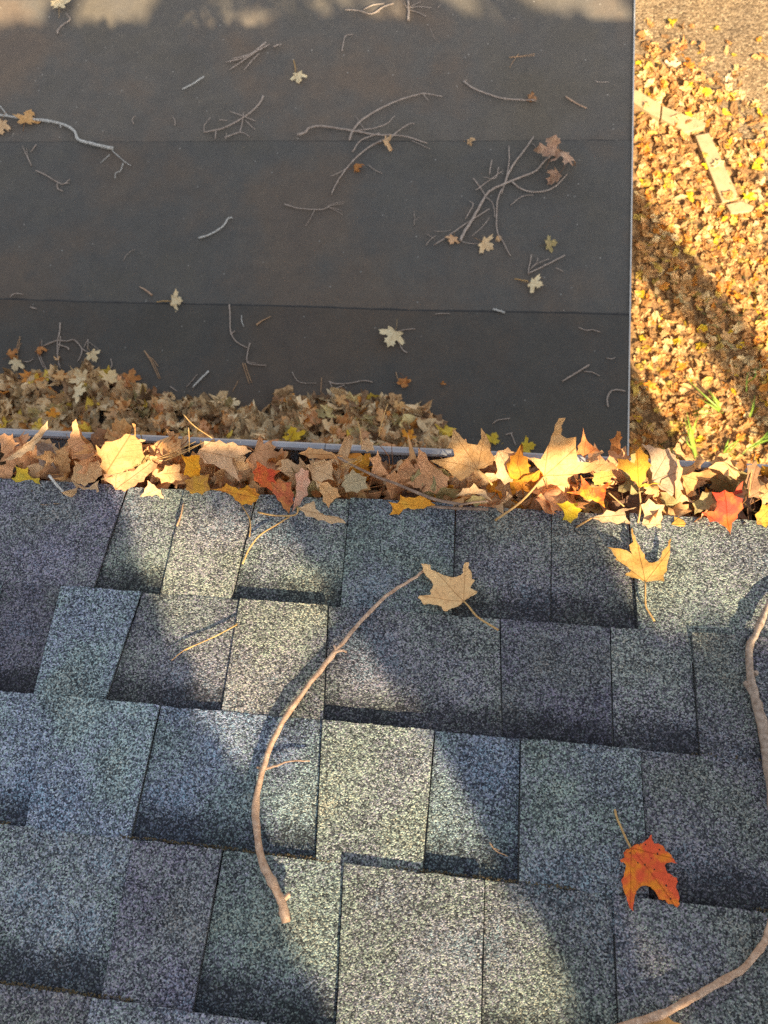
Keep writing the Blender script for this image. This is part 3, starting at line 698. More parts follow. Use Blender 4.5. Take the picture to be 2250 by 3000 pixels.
# gutter, big ones
G = 'maple leaves standing in the gutter'
plane_leaf('large golden maple leaf standing tall above the gutter, long stalk running down left', 'K',
    [(305, 455), (270, 405), (235, 365), (190, 325), (280, 340), (310, 290), (345, 200), (365, 130), (385, 90), (422, 85), (402, 130), (400, 190), (435, 212), (490, 205), (500, 300), (507, 365), (560, 368), (640, 362), (700, 345), (740, 380), (660, 400), (600, 407), (560, 430), (500, 440), (450, 460), (440, 520), (380, 500), (330, 480)],
    .030, (.15, -.55, .8), 'gold', ('K', [(305, 455), (160, 600), (0, 715)]), (.5, .5), .10, .12, step=.06, stem_to=.014, sr=.0013, group=G)
plane_leaf('large golden maple leaf with two upright lobes against the dark lower roof', 'J',
    [(1450, 405), (1400, 440), (1350, 470), (1300, 440), (1240, 390), (1165, 345), (1230, 335), (1310, 330), (1300, 280), (1265, 270), (1290, 230), (1300, 155), (1345, 200), (1390, 250), (1450, 260), (1475, 215), (1470, 150), (1500, 190), (1530, 260), (1525, 290), (1560, 330), (1540, 370), (1490, 395)],
    .028, (.0, -.5, .85), 'gold', ('J', [(1450, 405), (1490, 440), (1540, 500)]), (.4, .5), .10, .1, step=.06, stem_to=.02, group=G)
plane_leaf('glowing golden leaf in full sun at the left part of the gutter', 'I',
    [(620, 465), (660, 440), (610, 390), (620, 350), (590, 310), (578, 255), (612, 280), (640, 240), (720, 220), (770, 185), (820, 190), (825, 150), (805, 115), (828, 120), (832, 200), (860, 240), (880, 330), (850, 360), (800, 400), (740, 432), (680, 450)],
    .028, (.25, -.55, .8), ((.47, .25, .09), (.50, .29, .12)), ('I', [(745, 430), (680, 450), (615, 465)]), (.5, .4), .12, .1, group=G)
plane_leaf('tall pinkish tan leaf tapering to a point at the far left of the gutter', 'I',
    [(400, 290), (410, 230), (425, 190), (445, 110), (470, 90), (478, 150), (500, 230), (560, 270), (600, 300), (560, 350), (500, 352), (440, 342)], .020, (.1, -.6, .7), 'pink', None, (.7, .3), .12, group=G)
plane_leaf('narrow tan leaf leaning diagonally across the gutter lip at far left', 'I',
    [(20, 350), (90, 300), (150, 250), (200, 200), (260, 140), (300, 105), (300, 150), (240, 230), (200, 290), (130, 330), (60, 350)], .022, (.1, -.4, .8), 'pale', None, (.9, .3), .10, group=G)
plane_leaf('broad tan leaf against the left frame edge in the gutter', 'I',
    [(0, 300), (-30, 200), (20, 185), (60, 200), (80, 180), (95, 240), (130, 240), (80, 300), (30, 330)], .016, UPC, 'pink', None, (.6, .4), .14, group=G)
plane_leaf('dusty tan leaf lower left corner of the gutter, beside the yellow one', 'I',
    [(-20, 370), (40, 370), (90, 390), (80, 430), (70, 480), (30, 525), (-20, 500), (-50, 430)], .012, UPC, 'pink', None, (.5, .4), .12, group=G)
plane_leaf('yellow green maple leaf at the far left beside the shingle edge', 'I',
    [(90, 380), (130, 400), (170, 390), (165, 430), (200, 460), (245, 455), (250, 500), (200, 530), (150, 535), (100, 500), (70, 460), (98, 445)], .016, (0, -.3, .9), 'yellow', None, (.4, .4), .10, .5, group=G)
plane_leaf('grey brown mouldy leaf standing left of the tall pinkish leaf', 'I',
    [(210, 240), (260, 235), (320, 245), (335, 300), (340, 400), (300, 460), (250, 470), (225, 400), (220, 320)], .014, UPC, ((.22, .16, .12), (.30, .22, .17)), None, (.5, .4), .12, .8, group=G)
plane_leaf('peach coloured leaf with a ragged top, left half of the gutter', 'I',
    [(445, 350), (500, 370), (540, 360), (600, 350), (630, 380), (620, 440), (580, 480), (520, 510), (470, 490), (430, 470), (440, 400)], .020, (0, -.3, .9), ((.66, .38, .17), (.72, .46, .22)), None, (.4, .5), .14, group=G)
plane_leaf('pale leaf hanging at the shingle edge below the peach coloured leaf', 'I',
    [(430, 470), (480, 500), (540, 510), (600, 470), (600, 540), (560, 575), (500, 565), (450, 555)], .014, (0, -.1, .9), 'pale', None, (.6, .4), .16, group=G)
plane_leaf('veined brown leaf spread fan like beneath the glowing golden leaf', 'I',
    [(700, 530), (650, 470), (640, 430), (760, 420), (840, 380), (900, 350), (960, 370), (960, 400), (900, 430), (870, 480), (820, 510), (760, 540)], .018, (0, -.3, .9), 'pink', None, (.4, .4), .14, group=G)
plane_leaf('dull tan leaf right of the veined brown leaf', 'I',
    [(940, 440), (1000, 380), (1060, 370), (1100, 370), (1110, 470), (1040, 490), (980, 490)], .014, UPC, 'tan', None, (.6, .5), .14, group=G)
plane_leaf('folded cream leaf with a pointed tip at the shingle edge', 'I',
    [(850, 570), (880, 520), (900, 470), (940, 500), (980, 530), (1010, 590), (950, 585)], .012, (.2, -.2, .9), 'pale', None, (.9, .3), .14, group=G)
plane_leaf('vivid orange square lobed leaf in the middle left of the gutter', 'I',
    [(1098, 310), (1130, 330), (1160, 318), (1190, 315), (1215, 320), (1222, 400), (1215, 450), (1160, 455), (1115, 440)], .026, (0, -.35, .9), ((.86, .34, .01), (.88, .40, .02)), None, (.3, .4), .08, .1, group=G)
plane_leaf('amber brown leaf right below the vivid orange one', 'I',
    [(1120, 470), (1180, 440), (1225, 440), (1272, 432), (1278, 530), (1230, 560), (1160, 555), (1125, 530)], .018, (0, -.3, .9), ((.62, .33, .04), (.50, .24, .05)), None, (.4, .5), .12, .6, group=G)
plane_leaf('broad smooth tan leaf arching over the gutter beside the orange one', 'I',
    [(1200, 290), (1240, 232), (1330, 228), (1420, 238), (1500, 262), (1540, 290), (1490, 312), (1430, 322), (1405, 352), (1435, 402), (1465, 485), (1395, 432), (1330, 402), (1232, 372), (1190, 312)], .028, (0, -.4, .9), ((.62, .38, .20), (.66, .42, .24)), None, (.3, .5), .08, group=G)
plane_leaf('orange ragged leaf sprawling along the shingle edge, pointing right', 'I',
    [(1262, 520), (1340, 520), (1372, 488), (1430, 510), (1500, 532), (1582, 580), (1540, 627), (1480, 622), (1430, 592), (1370, 545)], .020, (0, -.1, .95), 'orange', None, (.5, .3), .14, .7, group=G)
plane_leaf('red orange maple leaf upper half of the red pair in the gutter', 'J',
    [(80, 420), (110, 350), (150, 385), (200, 400), (262, 410), (212, 450), (240, 500), (210, 540), (130, 512), (90, 470)], .026, (0, -.35, .9), 'red', None, (.4, .4), .12, .3, group=G)
plane_leaf('red brown pointed leaf hanging down toward the shingles below the red one', 'J',
    [(190, 480), (240, 460), (322, 480), (335, 560), (330, 610), (308, 675), (270, 642), (232, 590), (205, 545)], .022, (.1, -.15, .95), ((.50, .12, .05), (.58, .22, .06)), None, (.5, .3), .12, .4, group=G)
plane_leaf('pinkish speckled leaf right beside the red brown pointed leaf', 'J',
    [(345, 520), (340, 430), (380, 390), (425, 410), (435, 480), (420, 560), (370, 620), (325, 660), (335, 600)], .020, (.2, -.3, .9), ((.66, .34, .22), (.60, .36, .24)), None, (.5, .4), .1, .7, group=G)
plane_leaf('burnt orange leaf under the red leaf at the shingle edge', 'J',
    [(0, 520), (50, 500), (100, 520), (130, 560), (110, 600), (60, 630), (10, 610), (-20, 560)], .016, (0, -.2, .9), 'orange', None, (.4, .4), .14, .6, group=G)
plane_leaf('ribbed pale tan leaf with a torn side, middle of the gutter', 'J',
    [(400, 380), (470, 345), (575, 338), (570, 400), (580, 470), (520, 470), (480, 520), (440, 460)], .024, (.05, -.35, .9), 'pale', None, (.5, .4), .12, group=G)
plane_leaf('long curled tan leaf with drooping point below the ribbed one', 'J',
    [(470, 470), (540, 480), (600, 520), (620, 570), (570, 600), (545, 640), (510, 600), (490, 540)], .018, (.1, -.2, .9), 'tan', None, (.8, .4), .14, group=G)
plane_leaf('olive grey leaf in front of dark hollow, middle of the gutter', 'J',
    [(620, 500), (640, 440), (690, 400), (730, 430), (780, 450), (785, 520), (720, 550), (650, 545)], .016, (0, -.2, .95), ((.42, .34, .20), (.48, .38, .22)), None, (.3, .4), .1, .3, group=G)
plane_leaf('narrow upright tan leaf right of the olive grey leaf', 'J',
    [(800, 440), (790, 330), (830, 320), (845, 278), (865, 340), (890, 400), (915, 440), (850, 455)], .022, (.1, -.5, .8), 'pink', None, (.6, .4), .12, group=G)
plane_leaf('scrolled beige leaf curling over the gutter lip in the middle', 'J',
    [(730, 250), (740, 220), (790, 215), (820, 245), (825, 290), (780, 300), (740, 285)], .024, (0, -.4, .9), 'pale', None, (1.4, .6), .2, group=G)
plane_leaf('long tan leaf lying behind the lip, left of the scrolled one', 'J',
    [(360, 310), (420, 270), (500, 280), (560, 300), (640, 320), (600, 350), (500, 350), (420, 340)], .016, (0, -.3, .9), 'tan', None, (.6, .6), .14, group=G)
plane_leaf('bright orange leaf with a curled right point, beside the shingle edge', 'J',
    [(905, 600), (960, 610), (980, 560), (1040, 575), (1120, 555), (1160, 590), (1195, 620), (1120, 645), (1060, 650), (1000, 645), (970, 680), (915, 682), (930, 640)], .018, (0, -.1, .95), ((.80, .34, .03), (.84, .42, .05)), None, (.4, .3), .12, .3, group=G)
plane_leaf('big tan maple leaf left of the two lobed golden leaf', 'J',
    [(1075, 350), (1090, 270), (1130, 300), (1170, 370), (1230, 400), (1280, 450), (1272, 500), (1200, 552), (1120, 540), (1060, 512), (1010, 490), (1100, 440)], .022, (.05, -.4, .9), 'pink', None, (.5, .4), .12, .2, group=G)
plane_leaf('peach tan leaf between the two large golden leaves', 'K',
    [(20, 290), (-20, 330), (10, 380), (0, 450), (60, 500), (110, 480), (130, 400), (160, 350), (130, 300), (80, 270)], .020, UPC, ((.64, .40, .21), (.68, .46, .26)), None, (.4, .4), .12, group=G)
plane_leaf('crumpled pale leaf in lower shade, below the large golden leaf stalk', 'J',
    [(1310, 570), (1360, 520), (1430, 490), (1500, 530), (1540, 600), (1460, 560), (1390, 560)], .014, (0, -.1, .95), 'pale', None, (.8, .4), .2, group=G)
plane_leaf('olive yellow leaf under the crumpled pale leaf', 'J',
    [(1370, 600), (1420, 555), (1500, 560), (1510, 610), (1440, 635)], .011, (0, -.1, .95), 'olive', None, (.4, .4), .1, group=G)
plane_leaf('dark orange curled leaf tip upright behind the tall golden leaf', 'K',
    [(545, 340), (495, 310), (500, 260), (525, 210), (535, 150), (548, 200), (580, 250), (640, 290), (590, 310)], .022, (.1, -.6, .7), ((.62, .25, .08), (.46, .17, .06)), None, (.9, .4), .14, group=G)
plane_leaf('rust coloured hooked leaf tip near the white roof edge', 'K',
    [(750, 320), (700, 290), (695, 220), (730, 205), (738, 165), (760, 170), (778, 215), (765, 260), (770, 310)], .022, (.1, -.6, .7), 'rust', None, (1.0, .4), .16, group=G)
plane_leaf('grey tan rolled leaf over the lip, right of the tall golden leaf', 'K',
    [(550, 350), (600, 310), (650, 285), (665, 300), (620, 330), (640, 355), (580, 365)], .020, UPC, 'pale', None, (1.0, .4), .14, group=G)
plane_leaf('two lobed amber leaf folded upright, right part of the gutter', 'K',
    [(880, 520), (830, 470), (790, 420), (735, 390), (740, 335), (800, 340), (845, 368), (855, 290), (880, 260), (930, 320), (952, 380), (920, 470), (893, 500), (940, 500), (1010, 490), (930, 515)], .026, (.1, -.45, .85), ((.78, .40, .03), (.70, .30, .03)), ('K', [(880, 520), (885, 620), (870, 730)]), (.6, .3), .08, .4, stem_to=.012, group=G)
plane_leaf('large grey tan leaf with a curled brown top, right part of the gutter', 'K',
    [(950, 470), (940, 400), (935, 300), (870, 240), (930, 250), (1000, 275), (1060, 275), (1100, 320), (1128, 420), (1130, 520), (1060, 560), (1000, 522)], .022, (.1, -.4, .9), ((.46, .31, .19), (.52, .36, .23)), None, (.7, .3), .10, .5, group=G)
plane_leaf('narrow peach leaf standing edge on beside the large grey tan leaf', 'K',
    [(1095, 600), (1090, 480), (1110, 400), (1085, 330), (1110, 340), (1140, 400), (1125, 480), (1150, 560), (1200, 605), (1140, 610)], .020, (.5, -.4, .8), ((.66, .36, .17), (.70, .42, .22)), None, (.6, .4), .12, group=G)
plane_leaf('orange pointed tip rising behind the large grey tan leaf', 'K',
    [(1100, 310), (1078, 280), (1105, 240), (1120, 245), (1140, 300), (1200, 350), (1160, 350)], .018, (.1, -.5, .8), ((.68, .36, .15), (.5, .2, .07)), None, (.6, .4), .12, group=G)
plane_leaf('flaming orange jagged leaf in the right part of the gutter', 'K',
    [(560, 590), (430, 545), (510, 538), (520, 440), (560, 480), (590, 512), (650, 502), (712, 480), (672, 560), (666, 640), (610, 600)], .018, (0, -.2, .95), 'flame', None, (.4, .4), .12, .6, c2=(.78, .36, .03), group=G)
plane_leaf('yellow leaf with green veins resting on the flaming orange one', 'K',
    [(590, 470), (600, 430), (650, 408), (710, 410), (725, 440), (700, 480), (640, 502), (605, 500)], .030, (0, -.3, .9), ((.66, .48, .12), (.44, .42, .10)), None, (.4, .4), .08, .3, group=G)
plane_leaf('round yellow leaf low in the gutter, under the flaming orange one', 'K',
    [(370, 610), (440, 595), (500, 610), (530, 650), (500, 700), (460, 735), (410, 712), (420, 660)], .014, (0, -.1, .95), ((.66, .44, .02), (.60, .42, .04)), None, (.4, .3), .1, .3, group=G)
plane_leaf('tan curled leaf at the shingle edge right of the round yellow leaf', 'K',
    [(590, 700), (680, 650), (780, 640), (860, 635), (790, 660), (830, 740), (740, 740), (650, 730)], .014, (.1, -.1, .95), 'pale', ('K', [(590, 700), (500, 755), (408, 825)]), (.6, .4), .16, stem_to=.006, group=G)
plane_leaf('pale sunlit leaf end at the shingle edge below the amber leaf', 'K',
    [(895, 740), (885, 620), (930, 580), (1030, 620), (1020, 700), (1010, 765), (930, 765)], .016, (.1, -.2, .9), 'pale', None, (.5, .5), .12, group=G)
plane_leaf('bright red maple leaf at the right end of the gutter', 'K',
    [(1430, 790), (1380, 742), (1300, 722), (1252, 668), (1330, 660), (1350, 600), (1320, 545), (1400, 530), (1450, 545), (1478, 500), (1502, 475), (1512, 560), (1510, 640), (1480, 700)], .024, (.1, -.25, .9), ((.52, .045, .018), (.62, .13, .02)), None, (.5, .4), .10, .15, group=G)
plane_leaf('rusty orange rolled leaf left above the bright red one', 'K',
    [(1130, 440), (1200, 420), (1300, 400), (1340, 430), (1300, 470), (1240, 460), (1220, 530), (1160, 560), (1140, 500)], .020, (0, -.3, .9), ((.62, .32, .11), (.54, .27, .10)), None, (.7, .5), .14, group=G)
plane_leaf('ash tan maple leaf overlapping the lip above the red leaf', 'K',
    [(1470, 470), (1400, 445), (1290, 395), (1340, 360), (1420, 340), (1420, 300), (1440, 370), (1480, 400), (1490, 440)], .022, (0, -.35, .9), 'tan', None, (.4, .4), .12, group=G)
plane_leaf('pale green grey leaf left of the bright red one', 'K',
    [(1210, 680), (1200, 610), (1260, 540), (1310, 540), (1340, 600), (1300, 650), (1250, 665)], .016, (0, -.2, .95), 'olive', None, (.5, .4), .14, group=G)
plane_leaf('brown curled leaf upright at the right edge of the frame', 'K',
    [(1540, 580), (1520, 480), (1530, 380), (1590, 350), (1620, 400), (1610, 500), (1600, 580)], .018, (0, -.4, .9), 'brown', None, (.9, .3), .14, group=G)
plane_leaf('rusty yellow leaf in the corner of gutter and right frame edge', 'K',
    [(1590, 740), (1580, 680), (1620, 620), (1680, 600), (1700, 700), (1650, 760)], .014, (0, -.2, .95), ((.62, .38, .05), (.56, .26, .05)), None, (.5, .4), .14, .6, group=G)
plane_leaf('long flat amber leaf under the red leaf at the shingle edge', 'K',
    [(1070, 740), (1090, 690), (1180, 715), (1300, 745), (1370, 780), (1240, 775), (1130, 768)], .011, (0, 0, 1), ((.60, .34, .06), (.66, .44, .12)), None, (.5, .3), .14, group=G)

# ---- generic curled maples, shared by many
TPL = []
rl = random.Random(21)
for i in range(16):
    o = [(x * rl.uniform(.9, 1.08) + rl.uniform(-.02, .02), y + rl.uniform(-.025, .025)) for x, y in OUT]; o[0] = (0, 0)
    sq = rl.uniform(.75, 1.1); o = [(x * sq, y) for x, y in o]
    P, T = cdt_leaf(o, .16)
    kx = rl.choice((-1, 1)) * rl.uniform(.5, 3.3); ky = rl.choice((-1, 1)) * rl.uniform(.1, 2.0)
    V = bend(P, kx, ky, rl.uniform(.22, .52), i * 3.3, rl.uniform(-.4, .5))
    st = smooth_line([(0, 0, V[0][2] if V else 0), (rl.uniform(-.05, .05), -.3, rl.uniform(-.1, .1)), (rl.uniform(-.15, .15), -.6, rl.uniform(-.15, .15))], 2)
    sv, sf = tube(st, .013, .011, 4); off = len(V)
    me = bpy.data.meshes.new('maple_leaf')
    me.from_pydata([tuple(v) for v in V] + [tuple(v) for v in sv], [], [tuple(t) for t in T] + [tuple(a + off for a in q) for q in sf])
    uvl = me.uv_layers.new(name='UVMap'); UVs = list(P) + [(0, .3)] * len(sv)
    for lp in me.loops: uvl.data[lp.index].uv = UVs[lp.vertex_index]
    me.polygons.foreach_set('use_smooth', [True] * len(me.polygons)); me.materials.append(M_LEAF); TPL.append(me)
FLAT = []
for i in range(6):
    o = [(x * rl.uniform(.9, 1.08) + rl.uniform(-.02, .02), y + rl.uniform(-.03, .03)) for x, y in OUT]; o[0] = (0, 0)
    P, T = cdt_leaf(o, .16); V = bend(P, rl.uniform(-.7, .7), rl.uniform(-.5, .5), .15, i * 7.7, .2)
    sv, sf = tube(smooth_line([(0, 0, V[0][2]), (.04, -.3, .02), (rl.uniform(-.2, .2), -.65, 0)], 2), .014, .012, 4); off = len(V)
    me = bpy.data.meshes.new('maple_leaf')
    me.from_pydata([tuple(v) for v in V] + [tuple(v) for v in sv], [], [tuple(t) for t in T] + [tuple(a + off for a in q) for q in sf])
    uvl = me.uv_layers.new(name='UVMap'); UVs = list(P) + [(0, .3)] * len(sv)
    for lp in me.loops: uvl.data[lp.index].uv = UVs[lp.vertex_index]
    me.polygons.foreach_set('use_smooth', [True] * len(me.polygons)); me.materials.append(M_LEAF); FLAT.append(me)
def frame(nrm, roll):
    n = _n(nrm); t = np.cross(n, (0.3, 1, .1)); t = _n(t); b = np.cross(n, t)
    u = t * math.cos(roll) + b * math.sin(roll); v = np.cross(n, u)
    return Matrix(((u[0], v[0], n[0]), (u[1], v[1], n[1]), (u[2], v[2], n[2])))
def put(me, p, nrm, roll, size, c, label, group, spots=.4, j=.12, rr=rl):
    o = bpy.data.objects.new('maple_leaf', me); col.objects.link(o)
    Mx = frame(nrm, roll).to_4x4() @ Matrix.Diagonal((size, size, size, 1)); Mx.translation = Vector(p); o.matrix_world = Mx
    c = TANS[c] if isinstance(c, str) else c; s = rr.uniform(1 - j, 1 + j)
    set_leaf(o, [x * s for x in c[0]], [x * s for x in c[1]], spots); tag(o, label, 'leaf', group); return o
rgf = random.Random(77)
KIND = ['tan'] * 8 + ['pink'] * 7 + ['pale'] * 6 + ['brown'] * 4 + ['dark'] + ['rust', 'rust', 'orange', 'olive', 'gold', 'brown']
WORD = {'tan': 'tan', 'pink': 'pinkish tan', 'pale': 'pale', 'brown': 'brown', 'dark': 'dark brown', 'rust': 'rusty', 'orange': 'orange', 'yellow': 'yellow', 'olive': 'olive', 'gold': 'golden'}
LM = [(85, 'yellow green leaf'), (217, 'tall pinkish leaf'), (345, 'glowing golden leaf'), (560, 'vivid orange leaf'), (640, 'broad smooth tan leaf'), (790, 'red orange leaf'), (935, 'ribbed pale leaf'), (1108, 'narrow upright leaf'),
      (1205, 'orange curled leaf'), (1380, 'two lobed golden leaf'), (1600, 'tall golden leaf'), (1725, 'flaming orange leaf'), (1870, 'folded amber leaf'), (1950, 'large grey tan leaf'), (2130, 'bright red leaf')]
LM = [(float(on_z(px, 1400, 0)[0]), nm) for px, nm in LM]
def near_mark(x):
    m = min(LM, key=lambda q: abs(q[0] - x)); return ('just ' if abs(x - m[0]) < .013 else '') + ('left of' if x < m[0] else 'right of') + ' the ' + m[1]
USED = set()
def pick(kinds, text):
    """a colour whose label is still free here"""
    for _ in range(40):
        k = rgf.choice(kinds); lab = text(k)
        if lab not in USED: break
    USED.add(lab); return k, lab
for i in range(112):
    x = -.66 + 1.10 * ((i + rgf.random()) / 112); lay = rgf.random()
    y = rgf.uniform(.012, LY - .022); z = -.045 + .045 * lay + (.004 if y > .06 else 0)
    k, lab = pick(KIND, lambda k: 'dry %s leaf near the gutter %s, %s' % (WORD[k], 'lip' if y > .055 else 'back', near_mark(x)))
    n = (rgf.uniform(-.7, .7), rgf.uniform(-.9, .4), rgf.uniform(.45, 1.1))
    put(TPL[rgf.randrange(16)], (x, y, z), n, rgf.uniform(0, 6.3), rgf.uniform(.038, .060), k, lab, 'dry leaves filling the gutter')
for i in range(52):
    x = -.66 + 1.08 * ((i + rgf.random()) / 52); y = rgf.uniform(.03, LY - .02)
    k, lab = pick(KIND, lambda k: 'large %s leaf poking from the gutter, %s' % (WORD[k], near_mark(x)))
    n = (rgf.uniform(-.6, .6), rgf.uniform(-.95, -.1), rgf.uniform(.5, .9))
    put(TPL[rgf.randrange(16)], (x, y - .012, -.012 + rgf.uniform(-.012, .010)), n, rgf.uniform(-1.1, 1.1) + math.pi * (rgf.random() < .25), rgf.uniform(.050, .068), k, lab, 'leaves poking out of the gutter')
# deep litter in the gutter, uncountable
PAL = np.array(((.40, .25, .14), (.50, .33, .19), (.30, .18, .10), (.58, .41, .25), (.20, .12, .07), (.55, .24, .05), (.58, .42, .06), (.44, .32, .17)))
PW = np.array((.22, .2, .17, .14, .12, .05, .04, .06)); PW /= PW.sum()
STAR = np.array([(0, -.5), (.2, -.28), (.45, -.32), (.34, -.05), (.62, .08), (.3, .2), (.26, .42), (0, .62), (-.26, .42), (-.3, .2), (-.62, .08), (-.34, -.05), (-.45, -.32), (-.2, -.28)])
def litter(name, P, size, tilt, rng, mat, pal=PAL, pw=PW, parent=None, gain=1.0, curl=1.0, lo=.5):
    """many small folded maple-shaped leaves in one mesh"""
    n = len(P); K = len(STAR)
    r = np.random.default_rng(rng); P = np.asarray(P)
    sz = r.uniform(size[0], size[1], n); nr = np.stack([r.normal(0, tilt, n), r.normal(0, tilt, n), np.ones(n)], 1); nr /= np.linalg.norm(nr, axis=1)[:, None]
    t = np.cross(nr, np.array((.2, 1, .1))); t /= np.linalg.norm(t, axis=1)[:, None]; b = np.cross(nr, t)
    an = r.uniform(0, 2 * math.pi, n); u = t * np.cos(an)[:, None] + b * np.sin(an)[:, None]; w = np.cross(nr, u)
    kx = r.uniform(-1.6, 1.6, n) * curl; ky = r.uniform(-1.1, 1.1, n) * curl; asp = r.uniform(.5, 1.1, n)
    an2 = np.linspace(0, 2 * math.pi, K, endpoint=False); OV = np.stack([np.sin(an2) * .34, -np.cos(an2) * .58], 1)
    mixr = r.choice((0.0, .15, .35, .8, 1.0), n, p=(.3, .2, .2, .15, .15))
    rim = STAR[None] * (1 - mixr)[:, None, None] + OV[None] * mixr[:, None, None]; rim = rim * r.uniform(.78, 1.15, (n, K, 1))
    allp = np.concatenate([np.zeros((n, 1, 2)), rim * .5, rim], 1)      # hub, inner ring, rim
    X = allp[..., 0] * asp[:, None]; Y = allp[..., 1]
    shear = r.uniform(-.35, .35, n); X = X + Y * shear[:, None]
    X = X + r.normal(0, .03, X.shape); Y = Y + r.normal(0, .03, Y.shape)
    Z = kx[:, None] * X ** 2 + ky[:, None] * Y ** 2 + r.normal(0, .05, X.shape)
    V = P[:, None, :] + sz[:, None, None] * (X[..., None] * u[:, None] + Y[..., None] * w[:, None] + Z[..., None] * nr[:, None])
    V = V.reshape(-1, 3); m = 1 + 2 * K
    base = np.arange(n)[:, None] * m
    i0 = np.arange(K); i1 = (i0 + 1) % K
    tri = np.stack([np.zeros(K, int), 1 + i0, 1 + i1], 1)
    quad = np.stack([1 + i0, 1 + K + i0, 1 + K + i1, 1 + i1], 1)
    Fc = [tuple(q) for q in (base[:, None] + tri[None]).reshape(-1, 3).tolist()] + [tuple(q) for q in (base[:, None] + quad[None]).reshape(-1, 4).tolist()]
    c = pal[r.choice(len(pal), n, p=pw)] * r.uniform(lo, 1.3, n)[:, None] * gain
    o = mesh_obj(name, V.tolist(), Fc, mat, parent, vcol=np.repeat(c, m, 0)); o['kind'] = 'stuff'; return o
rn = np.random.default_rng(9)
N = 1900; P = np.stack([rn.uniform(-1.2, 1.4, N), rn.uniform(.012, LY - .03, N), rn.uniform(-.105, -.042, N)], 1)
tag(litter('gutter_litter', P, (.026, .042), .6, 4, M_LIT, gain=.45), 'deep packed brown leaf litter filling the gutter trough', 'leaf litter')  # colour darkened to deepen the shade in gaps between leaves

# ------------------------------------------------------------------ pile of leaves on the lower roof against the wall
PB = [(-600, 1120), (-200, 1125), (0, 1128), (100, 1105), (200, 1088), (330, 1088), (420, 1140), (500, 1160), (560, 1180), (640, 1178), (720, 1200), (770, 1195), (830, 1152), (900, 1165), (1000, 1165), (1100, 1170), (1190, 1185), (1260, 1215), (1310, 1262), (1350, 1330), (1420, 1450)]
pb3 = [on_low(a, b) for a, b in PB]; pbx = [p[0] for p in pb3]; pby = [p[1] for p in pb3]
def pile_edge(x): return np.interp(x, pbx, pby) if x < pbx[-1] else -1
def pile_h(x, y):
    d = pile_edge(x) - y
    if d <= 0: return 0
    return min(.11, .26 * d) * (1 + .25 * noise.noise(Vector((x * 5, y * 5, 0)))) 
P = []
while len(P) < 2900:
    x = rn.uniform(-2.6, pbx[-1]); y = rn.uniform(-.28, 1.45)
    d = pile_edge(x) + .035 * noise.noise(Vector((x * 12, 0, 0))) - y
    if d < .0 or (y < .35 and rn.random() < .5): continue
    P.append((x, y, low_z(y) + .016 + pile_h(x, y) * rn.uniform(.35, 1.0)))
tag(litter('leaf_pile', P, (.070, .115), .62, 8, M_LIT, pal=np.array(((.56, .40, .22), (.68, .51, .30), (.42, .27, .14), (.76, .61, .39), (.26, .16, .09), (.62, .28, .07), (.66, .48, .08), (.56, .46, .22))), gain=1.25), 'drift of dry tan leaves piled on the flat roof below the gutter', 'leaf pile')
for i in range(100):
    for _ in range(50):
        x = rgf.uniform(-1.85, pbx[-1]); y = rgf.uniform(.62, 1.35); d = pile_edge(x) - y
        if d > .015: break
    WORD['cream'] = 'cream'
    k, lab = pick(['pale', 'pale', 'tan', 'tan', 'cream', 'cream', 'olive', 'brown', 'rust', 'gold', 'pink', 'pink'], lambda k: '%s drift leaf, %s, behind and %s' % (WORD[k], 'far rim' if d < .12 else 'near slope' if d > .35 else 'middle', near_mark(max(-.7, x * .28))))
    put(TPL[rgf.randrange(16)], (x, y, low_z(y) + .022 + pile_h(x, y)), (rgf.uniform(-.6, .6), rgf.uniform(-.6, .4), 1), rgf.uniform(0, 6.3), rgf.uniform(.050, .074), tuple(tuple(min(.95, q * 1.22) for q in cc_) for cc_ in TANS[k]),
        lab, 'leaves topping the drift on the flat roof', rr=rgf)

# ------------------------------------------------------------------ single leaves on the lower roof
def low_leaf(px, py, size_px, c, label, deg=0, tilt=.25, tpl=None, h=.018, group='single leaves scattered on the flat roof'):
    p = on_low(px, py, h); d = np.linalg.norm(p - CAM); s = size_px / FPX * d * .62
    n = (rgf.uniform(-tilt, tilt), rgf.uniform(-tilt, tilt), 1); a = R(deg)
    me = tpl if tpl else FLAT[rgf.randrange(6)]
    c = TANS[c] if isinstance(c, str) else c; c = tuple(tuple(min(.95, q * 1.25) for q in cc_) for cc_ in c)
    o = put(me, p, n, 0, s, c, label, group, rr=rgf, j=.05)
    # turn so that the tip points to compass 'deg' in the picture (0 = up, clockwise)
    nn = _n(n); tip = np.array((math.sin(a), math.cos(a), 0)); tip = _n(tip - nn * tip.dot(nn)); u = np.cross(tip, nn)
    Mx = Matrix(((u[0], tip[0], nn[0]), (u[1], tip[1], nn[1]), (u[2], tip[2], nn[2]))).to_4x4() @ Matrix.Diagonal((s, s, s, 1))
    cen = Mx.to_3x3() @ Vector((0, .4, 0))
    # drop it until its lowest point touches the sheet
    M3 = Mx.to_3x3(); lo = min((M3 @ v.co).z for v in me.vertices)
    Mx.translation = Vector((p[0] - cen.x, p[1] - cen.y, low_z(p[1]) + .0095 - lo)); o.matrix_world = Mx; return o
